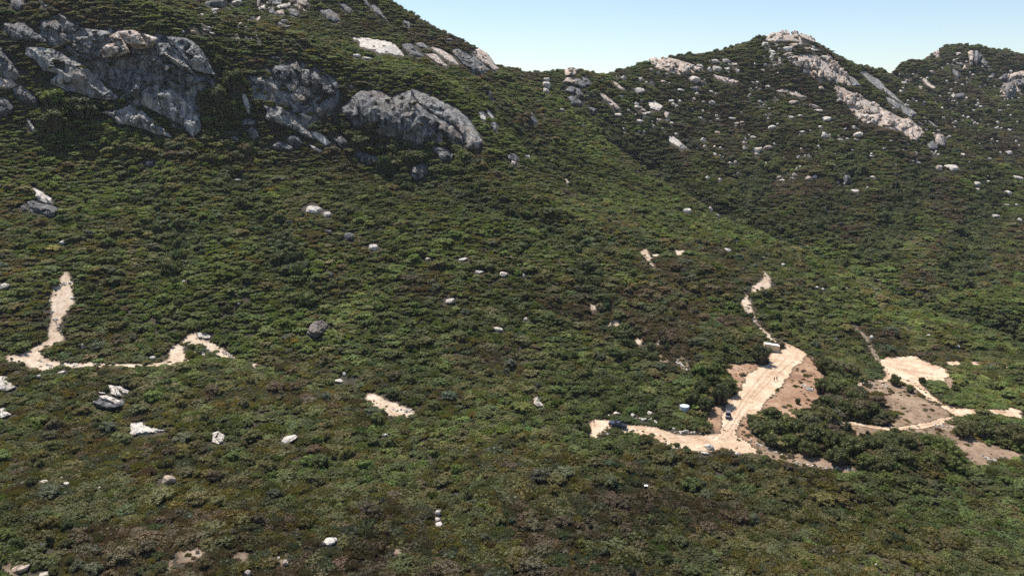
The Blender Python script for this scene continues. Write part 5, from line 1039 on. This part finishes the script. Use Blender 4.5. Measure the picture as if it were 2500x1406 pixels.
# ------------------------------------------------------------------ vehicles, container, tank, people and small things
M_TRUCK = plain('dark_blue_paint', (0.06, 0.068, 0.10), 0.25, 0.3, 0.7)
M_GLASS = plain('dark_glass', (0.010, 0.012, 0.018), 0.08, 0.0, 0.7)
M_BLACK = plain('black_plastic', (0.012, 0.012, 0.013), 0.6)
M_TYRE = plain('tyre_rubber', (0.014, 0.014, 0.014), 0.85)
M_RIM = plain('alloy', (0.45, 0.45, 0.47), 0.35, 0.8)
M_CHROME = plain('chrome_trim', (0.50, 0.50, 0.52), 0.25, 0.9)
M_LAMP = plain('lamp_lens', (0.62, 0.62, 0.60), 0.15)
M_RED_L = plain('red_lens', (0.30, 0.015, 0.012), 0.2)
M_CREAM = plain('cream_steel', (0.68, 0.53, 0.36), 0.6)
M_ROOFW = plain('white_roof_paint', (0.82, 0.81, 0.78), 0.6)
M_TANKT = plain('pale_blue_tank_plastic', (0.46, 0.53, 0.57), 0.5)
M_UTV = plain('purple_grey_paint', (0.16, 0.14, 0.19), 0.4)
def prof(bm, pts, y0, y1, taper=None):
    """side profile in x,z swept across from y0 to y1; taper shrinks y towards given z"""
    A_, B_ = [], []
    for (x_, z_) in pts:
        t = taper(z_) if taper else 1.0
        A_.append(bm.verts.new((x_, y0*t, z_))); B_.append(bm.verts.new((x_, y1*t, z_)))
    bm.faces.new(A_); bm.faces.new(B_[::-1]); m = len(pts)
    for i in range(m): bm.faces.new((A_[i], A_[(i+1) % m], B_[(i+1) % m], B_[i]))
def bevel(bm, off):
    bmesh.ops.bevel(bm, geom=list(bm.edges), offset=off, segments=2, affect='EDGES', clamp_overlap=True)
def box(bm, cx, cy, cz, sx, sy, sz):
    r_ = bmesh.ops.create_cube(bm, size=1.0, matrix=Matrix.Translation((cx, cy, cz)) @ Matrix.Diagonal((sx, sy, sz, 1)))
    return r_['verts']
def quad(name, pts, mat, parent, th=0.02):
    bm = bmesh.new(); a = [Vector(p) for p in pts]; n_ = (a[1]-a[0]).cross(a[2]-a[0]).normalized()*th
    v0 = [bm.verts.new(p) for p in a]; v1 = [bm.verts.new(p+n_) for p in a]; bm.faces.new(v0); bm.faces.new(v1[::-1])
    for i in range(4): bm.faces.new((v0[i], v0[(i+1) % 4], v1[(i+1) % 4], v1[i]))
    return bm_obj(name, bm, mat, parent)
def wheel(parent, x_, y_, rad, wid):
    s_ = 1 if y_ > 0 else -1
    bm = bmesh.new(); bmesh.ops.create_cone(bm, cap_ends=True, segments=22, radius1=rad, radius2=rad, depth=wid, matrix=Matrix.Translation((x_, y_, rad)) @ Matrix.Rotation(math.pi/2, 4, 'X')); bevel(bm, 0.04)
    w = bm_obj('wheel', bm, M_TYRE, parent)
    bm = bmesh.new(); bmesh.ops.create_cone(bm, cap_ends=True, segments=14, radius1=rad*.62, radius2=rad*.55, depth=0.06, matrix=Matrix.Translation((x_, y_+s_*(wid/2+0.005), rad)) @ Matrix.Rotation(-s_*math.pi/2, 4, 'X'))
    bm_obj('rim', bm, M_RIM, w)
def place_axis(root, pa, pb, lift=0.14):
    """stand a thing on the ground with its +x from pixel b towards pixel a"""
    a = ground(*pa); b_ = ground(*pb); m = (a+b_)/2; m.z = float(hgt(m.x, m.y))+lift
    d = a-b_; d.z = float(hgt(a.x, a.y)-hgt(b_.x, b_.y)); root.location = m
    root.rotation_euler = d.to_track_quat('X', 'Z').to_euler()
    return m
# pickup truck
pk = thing('pickup_truck', 'dark blue crew cab pickup truck parked on the dirt road', 'truck', (0, 0, 0)); place_axis(pk, (1490,1038), (1525,1047))
bm = bmesh.new(); prof(bm, [(-2.9,.55),(-2.2,.48),(2.3,.48),(2.85,.5),(2.95,.8),(2.9,1.08),(2.6,1.16),(1.15,1.22),(-.95,1.24),(-.95,1.22),(-2.92,1.26)], -.98, .98); bevel(bm, .05); bm_obj('body', bm, M_TRUCK, pk)
bm = bmesh.new(); prof(bm, [(1.2,1.2),(.45,1.82),(-.55,1.86),(-.98,1.22)], -.94, .94, lambda z_: 1-(z_-1.2)*.22); bevel(bm, .05); cab = bm_obj('cab', bm, M_TRUCK, pk)
quad('windshield', [(1.17,-.80,1.28),(1.17,.80,1.28),(.56,.70,1.78),(.56,-.70,1.78)], M_GLASS, cab)
quad('rear_window', [(-.99,.78,1.32),(-.99,-.78,1.32),(-.66,-.68,1.78),(-.66,.68,1.78)], M_GLASS, cab)
for s_ in (-1, 1):
    for xa, xb, xc, xd in ((1.0, .25, .25, .48), (.18, -.78, -.52, .18)):
        p_ = [(xa, s_*.935, 1.27), (xb, s_*.935, 1.27), (xc, s_*.825, 1.75), (xd, s_*.825, 1.75)]
        quad('side_window', p_ if s_ < 0 else p_[::-1], M_GLASS, cab)
    for x_ in (1.95, -1.85): wheel(pk, x_, s_*.90, .41, .27)
    bm = bmesh.new(); box(bm, 2.93, s_*.72, .95, .08, .36, .2); bevel(bm, .02); bm_obj('headlight', bm, M_LAMP, pk)
    bm = bmesh.new(); box(bm, -2.93, s_*.88, 1.0, .06, .14, .36); bm_obj('taillight', bm, M_RED_L, pk)
    bm = bmesh.new(); box(bm, .95, s_*1.1, 1.34, .14, .22, .18); bevel(bm, .03); bm_obj('side_mirror', bm, M_BLACK, pk)
    bm = bmesh.new(); box(bm, .1, s_*1.0, .42, 2.3, .14, .06); bm_obj('side_step', bm, M_BLACK, pk)
    for x_ in (.05, -.75):
        bm = bmesh.new(); box(bm, x_, s_*.995, 1.1, .2, .03, .04); bm_obj('door_handle', bm, M_CHROME, pk)
bm = bmesh.new(); box(bm, -1.95, 0, 1.262, 1.75, 1.66, .02); bm_obj('bed_floor', bm, M_BLACK, pk)
for s_ in (-1, 1):
    bm = bmesh.new(); box(bm, -1.95, s_*.91, 1.33, 1.9, .13, .14); bevel(bm, .02); bm_obj('bed_rail', bm, M_TRUCK, pk)
bm = bmesh.new(); box(bm, -2.88, 0, 1.33, .1, 1.7, .16); bm_obj('tailgate', bm, M_TRUCK, pk)
bm = bmesh.new(); box(bm, 2.97, 0, .58, .16, 1.94, .2); bevel(bm, .04); bm_obj('front_bumper', bm, M_CHROME, pk)
bm = bmesh.new(); box(bm, -2.98, 0, .6, .16, 1.9, .18); bevel(bm, .04); bm_obj('rear_bumper', bm, M_CHROME, pk)
bm = bmesh.new(); box(bm, 2.94, 0, .88, .06, 1.05, .3); bm_obj('grille', bm, M_BLACK, pk)
# small open 4x4 buggy
ut = thing('off_road_buggy', 'small purple grey off-road buggy driving down the dirt clearing', 'vehicle', (0, 0, 0)); place_axis(ut, (1777,1023), (1778,1013))
bm = bmesh.new(); prof(bm, [(-1.4,.45),(1.2,.40),(1.5,.6),(1.45,.88),(.65,1.02),(.5,.75),(-.7,.75),(-.75,1.0),(-1.45,1.02)], -.72, .72); bevel(bm, .04); bm_obj('body', bm, M_BLACK, ut)
bm = bmesh.new(); prof(bm, [(1.42,.90),(.62,1.045),(.62,1.09),(1.44,.95)], -.62, .62); bm_obj('hood', bm, M_UTV, ut)
bm = bmesh.new(); box(bm, -.15, 0, 1.92, 1.35, 1.36, .07); bevel(bm, .03); bm_obj('roof', bm, M_UTV, ut)
for s_ in (-1, 1):
    bm = bmesh.new(); prof(bm, [(.60,1.03),(.68,1.03),(.42,1.9),(.34,1.9)], s_*.60, s_*.67); bm_obj('cage_post', bm, M_BLACK, ut)
    bm = bmesh.new(); prof(bm, [(-.74,1.0),(-.82,1.0),(-.72,1.9),(-.64,1.9)], s_*.60, s_*.67); bm_obj('cage_post', bm, M_BLACK, ut)
    bm = bmesh.new(); box(bm, -.35, s_*.32, .86, .5, .5, .16); box(bm, -.60, s_*.32, 1.2, .14, .5, .6); bm_obj('seat', bm, M_BLACK, ut)
    bm = bmesh.new(); box(bm, 1.48, s_*.48, .78, .06, .2, .12); bm_obj('headlight', bm, M_LAMP, ut)
    for x_ in (1.0, -1.0): wheel(ut, x_, s_*.74, .36, .26)
quad('windshield', [(.66,-.58,1.08),(.66,.58,1.08),(.42,.56,1.84),(.42,-.56,1.84)], M_GLASS, ut)
# shipping container
ct = thing('shipping_container', 'cream shipping container with white roof at the top of the clearing', 'container', (0, 0, 0)); place_axis(ct, (1897,857), (1865,852), .1)
L, Wd, Hc = 6.06, 2.44, 2.59
for s_ in (-1, 1):
    bm = bmesh.new(); n_ = 22; xs_ = np.linspace(-L/2+.12, L/2-.12, n_*4+1); vs = []
    for i, x_ in enumerate(xs_):
        o_ = -.04 if i % 4 in (2, 3) else 0.0; vs.append((bm.verts.new((x_, s_*(Wd/2-.02+o_), .16)), bm.verts.new((x_, s_*(Wd/2-.02+o_), Hc-.12))))
    for a_, b_ in zip(vs[:-1], vs[1:]): bm.faces.new((a_[0], b_[0], b_[1], a_[1]))
    bm_obj('corrugated_side', bm, M_CREAM, ct)
    for z_ in (.08, Hc-.07):
        bm = bmesh.new(); box(bm, 0, s_*(Wd/2-.06), z_, L-.3, .12, .14); bm_obj('side_rail', bm, M_CREAM, ct)
    for e_ in (-1, 1):
        bm = bmesh.new(); box(bm, e_*(L/2-.08), s_*(Wd/2-.08), Hc/2, .16, .16, Hc); bevel(bm, .02); bm_obj('corner_post', bm, M_CREAM, ct)
    bm = bmesh.new(); box(bm, L/2-.03, s_*.56, Hc/2, .05, 1.1, Hc-.3); d_ = bm_obj('door', bm, M_CREAM, ct)
    for y_ in (.3, .8):
        bm = bmesh.new(); bmesh.ops.create_cone(bm, cap_ends=True, segments=8, radius1=.02, radius2=.02, depth=2.2, matrix=Matrix.Translation((L/2+.02, s_*y_, Hc/2))); bm_obj('lock_rod', bm, M_CHROME, d_)
bm = bmesh.new(); box(bm, -L/2+.04, 0, Hc/2, .05, Wd-.3, Hc-.25); bm_obj('end_wall', bm, M_CREAM, ct)
bm = bmesh.new(); box(bm, 0, 0, Hc+.005, L-.02, Wd-.02, .06); bevel(bm, .015); bm_obj('roof', bm, M_ROOFW, ct)
bm = bmesh.new(); box(bm, 0, 0, .12, L-.3, Wd-.25, .1); bm_obj('floor_panel', bm, M_BLACK, ct)
# round water tank in the brush
g = ground(1671, 1000); tk = thing('water_tank', 'round pale blue water tank standing in the brush above the road', 'tank', g)
def ring_lathe(pr, seg=28):
    bm = bmesh.new(); rings = [[bm.verts.new((r_*math.cos(6.28318*k/seg), r_*math.sin(6.28318*k/seg), z_)) for k in range(seg)] for r_, z_ in pr]
    for a_, b_ in zip(rings[:-1], rings[1:]):
        for k in range(seg): bm.faces.new((a_[k], a_[(k+1) % seg], b_[(k+1) % seg], b_[k]))
    bm.faces.new(rings[0][::-1]); bm.faces.new(rings[-1]); return bm
bm_obj('tank_wall', ring_lathe([(1.58,-.6),(1.60,.2),(1.57,.5),(1.60,.8),(1.57,1.1),(1.60,1.4)]), M_TANKT, tk)
bm_obj('tank_lid', ring_lathe([(1.63,1.40),(1.63,1.47),(1.2,1.58),(.5,1.68),(.32,1.70)]), M_TANKT, tk)
bm_obj('hatch', ring_lathe([(.30,1.70),(.30,1.77),(.22,1.80)], 16), M_ROOFW, tk)
# people
M_SKIN = plain('skin', (0.42, 0.27, 0.19), 0.6)
def cloth(nm, c): return plain(nm, c, 0.9)
def person(px, py, face, label, shirt, trousers, hair, stride=.22, armswing=.16, bend=0.0):
    g = ground(px, py); g.z += .16
    J = {}; E = []
    def j(n_, co, r_, par=None):
        J[n_] = (len(J), Vector(co), r_)
        if par: E.append((J[par][0], J[n_][0]))
    j('pelvis', (0, 0, .95), .135); j('waist', (.0, 0, 1.08), .125, 'pelvis'); j('chest', (.01+bend, 0, 1.30), .15, 'waist'); j('neck0', (.01+bend, 0, 1.47), .075, 'chest'); j('neck', (.03+bend, 0, 1.53), .058, 'neck0'); j('head', (.04+bend, 0, 1.64), .095, 'neck'); j('crown', (.03+bend, 0, 1.74), .07, 'head')
    j('nose', (.145+bend, 0, 1.64), .016, 'head')
    for s_, nm in ((1, 'l'), (-1, 'r')):
        a = s_*stride
        j('ear'+nm, (.02+bend, s_*.105, 1.645), .014, 'head')
        j('hip'+nm, (0, s_*.09, .90), .10, 'pelvis'); j('knee'+nm, (a*.55+.03, s_*.10, .50), .065, 'hip'+nm); j('ankle'+nm, (a*.9-.03, s_*.10, .09), .045, 'knee'+nm); j('toe'+nm, (a*.9+.14, s_*.115, .035), .036, 'ankle'+nm)
        b_ = -s_*armswing
        j('sh'+nm, (.01+bend, s_*.19, 1.42), .065, 'chest'); j('el'+nm, (b_*.5+bend, s_*.25, 1.14), .046, 'sh'+nm); j('wr'+nm, (b_*1.0+.08, s_*.25, .92), .030, 'el'+nm); j('palm'+nm, (b_*1.05+.10, s_*.25, .85), .030, 'wr'+nm)
        for q_, (dx, ln) in enumerate(((-.032, .062), (-.010, .078), (.012, .082), (.033, .072))):
            j(f'f{q_}'+nm, (b_*1.05+.10+dx, s_*.248, .80), .0095, 'palm'+nm); j(f'g{q_}'+nm, (b_*1.05+.115+dx, s_*.232, .80-ln*.7), .0085, f'f{q_}'+nm)
        j('th'+nm, (b_*1.05+.145, s_*.235, .835), .010, 'palm'+nm); j('ti'+nm, (b_*1.05+.165, s_*.225, .80), .0085, 'th'+nm)
    me = bpy.data.meshes.new('person'); me.from_pydata([v[1] for v in J.values()], E, [])
    tmp = bpy.data.objects.new('person', me); COL.objects.link(tmp)
    sk = tmp.modifiers.new('skin', 'SKIN'); sk.use_smooth_shade = True
    for i, v in enumerate(J.values()): me.skin_vertices[0].data[i].radius = (v[2], v[2]); me.skin_vertices[0].data[i].use_root = (i == 0)
    sb = tmp.modifiers.new('sub', 'SUBSURF'); sb.levels = 1; sb.render_levels = 1
    dg = bpy.context.evaluated_depsgraph_get(); nm_ = bpy.data.meshes.new_from_object(tmp.evaluated_get(dg)); bpy.data.objects.remove(tmp)
    nm_.materials.clear()
    for m_ in (M_SKIN, shirt, trousers, M_BLACK): nm_.materials.append(m_)
    for p_ in nm_.polygons:
        c_ = p_.center; arm = abs(c_.y) > .20 and c_.z < 1.22
        p_.material_index = 3 if c_.z < .10 else 2 if c_.z < 1.0 and abs(c_.y) < .20 else 0 if (c_.z > 1.50 or arm) else 1
    ob = bpy.data.objects.new('person', nm_); COL.objects.link(ob); ob.location = g; ob.rotation_euler = (0, 0, face); tag(ob, label, 'person')
    bm = bmesh.new(); bmesh.ops.create_icosphere(bm, subdivisions=2, radius=.118, matrix=Matrix.Translation((.015+bend, 0, 1.685)) @ Matrix.Diagonal((1.0, .92, .95, 1)))
    bmesh.ops.delete(bm, geom=[v for v in bm.verts if v.co.z < 1.63 or (v.co.x > .07+bend and v.co.z < 1.73)], context='VERTS'); bm_obj('hair', bm, hair, ob)
    return ob
M_HAIR = plain('dark_hair', (0.02, 0.015, 0.012), 0.7)
person(1890, 932, -1.3, 'person in dark green clothes standing on the clearing, left of two', cloth('dark_green_cloth', (.02,.028,.016)), cloth('black_cloth', (.012,.012,.012)), M_HAIR, .12, .05)
person(1896, 930, -1.9, 'person in black clothes walking on the clearing, right of two', cloth('charcoal_cloth', (.014,.014,.016)), cloth('dark_navy_cloth', (.012,.014,.022)), M_HAIR, .24, .16)
person(1450, 1038, .4, 'person in black clothes standing left of the pickup truck', cloth('black_shirt_cloth', (.012,.012,.013)), cloth('black_trouser_cloth', (.01,.01,.011)), M_HAIR, .08, .03)
# heap of broken boards and blocks
M_BOARD = plain('weathered_board', (.30,.28,.27), .9); M_CONC = plain('broken_concrete', (.46,.44,.42), .9)
g = ground(1975, 952); db = thing('debris_heap', 'heap of grey broken boards and blocks on the eroded slope', 'debris', g); rr = random.Random(9)
for k in range(22):
    bm = bmesh.new(); brd = k % 2; sx_, sy_, sz_ = (rr.uniform(.9, 1.9), .22, .06) if brd else (rr.uniform(.3, .6), rr.uniform(.3, .5), rr.uniform(.2, .35))
    box(bm, 0, 0, 0, sx_, sy_, sz_); o_ = bm_obj('board' if brd else 'block', bm, M_BOARD if brd else M_CONC, db)
    a_ = rr.uniform(0, 6.28); d_ = 1.5*math.sqrt(rr.random()); lx, ly = d_*math.cos(a_), d_*math.sin(a_)*.9
    o_.location = (lx, ly, float(hgt(g.x+lx, g.y+ly))-g.z+.25+.45*(1-d_/1.5)*rr.random()); o_.rotation_euler = (rr.uniform(-.4, .4), rr.uniform(-.4, .4), rr.uniform(0, 3.14))
# bare pale snag beside the hidden track
g = ground(863, 937); V_, F_ = [], []
def limb_(p, q_, a_, b_):
    b0 = len(V_); d = (q_-p).normalized(); t = d.cross(Vector((.3, .9, .2))).normalized(); u = d.cross(t)
    for c_, w_ in ((p, a_), (q_, b_)):
        for k in range(6): V_.append(tuple(c_+w_*(t*math.cos(k*1.047)+u*math.sin(k*1.047))))
    for k in range(6): F_.append([b0+k, b0+(k+1) % 6, b0+6+(k+1) % 6, b0+6+k])
limb_(Vector((0, 0, -.2)), Vector((.05, 0, 1.5)), .11, .08); limb_(Vector((.05, 0, 1.5)), Vector((-.02, .05, 2.9)), .08, .03)
for z_, dx, dy in ((1.1, .5, .1), (1.6, -.45, .2), (2.1, .3, -.3), (2.4, -.2, -.1)): limb_(Vector((.03, 0, z_)), Vector((.03+dx, dy, z_+.45)), .035, .012)
sn = mesh_obj('dead_tree', V_, F_, M_DEADWOOD); sn.location = g; tag(sn, 'thin bare bleached dead tree beside the hidden middle track', 'dead tree')
# box with a white lid
g = ground(1577, 1195); bx = thing('storage_box', 'dark box with a white lid standing in the foreground brush', 'box', g)
bm = bmesh.new(); box(bm, 0, 0, .6, .75, .6, 1.2); bevel(bm, .03); bm_obj('box_body', bm, M_BLACK, bx)
bm = bmesh.new(); prof(bm, [(-.45,1.2),(.45,1.2),(.45,1.3),(0,1.36),(-.45,1.3)], -.38, .38); bm_obj('lid', bm, M_ROOFW, bx)
# dark drum
g = ground(1943, 1002); dr = thing('steel_drum', 'dark upright drum on the slope right of the lone junction tree', 'drum', g)
bm_obj('drum_body', ring_lathe([(.30,-.1),(.31,.05),(.29,.08),(.29,.40),(.305,.42),(.29,.44),(.29,.82),(.31,.86),(.31,.90),(.27,.90)], 18), M_BLACK, dr)
bm_obj('drum_lid', ring_lathe([(.27,.88),(.26,.895)], 18), M_TYRE, dr)
# ------------------------------------------------------------------ summer haze
bm = bmesh.new(); x0, x1, y0, y1, z0, z1 = -1500, 2600, -300, 2600, float(H.min())-20, 262.0
box(bm, (x0+x1)/2, (y0+y1)/2, (z0+z1)/2, x1-x0, y1-y0, z1-z0)
M_HAZE = bpy.data.materials.new('haze_air'); M_HAZE.use_nodes = True; nt = M_HAZE.node_tree; nt.nodes.clear()
ho = nt.nodes.new('ShaderNodeOutputMaterial'); hv = nt.nodes.new('ShaderNodeVolumePrincipled'); nt.links.new(hv.outputs[0], ho.inputs['Volume'])
hv.inputs['Density'].default_value = 0.00003; hv.inputs['Color'].default_value = (0.80, 0.88, 1.0, 1); hv.inputs['Anisotropy'].default_value = 0.2
hz = bm_obj('haze', bm, M_HAZE); tag(hz, 'thin pale summer haze filling the valley', 'haze', kind='stuff'); hz.display_type = 'WIRE'
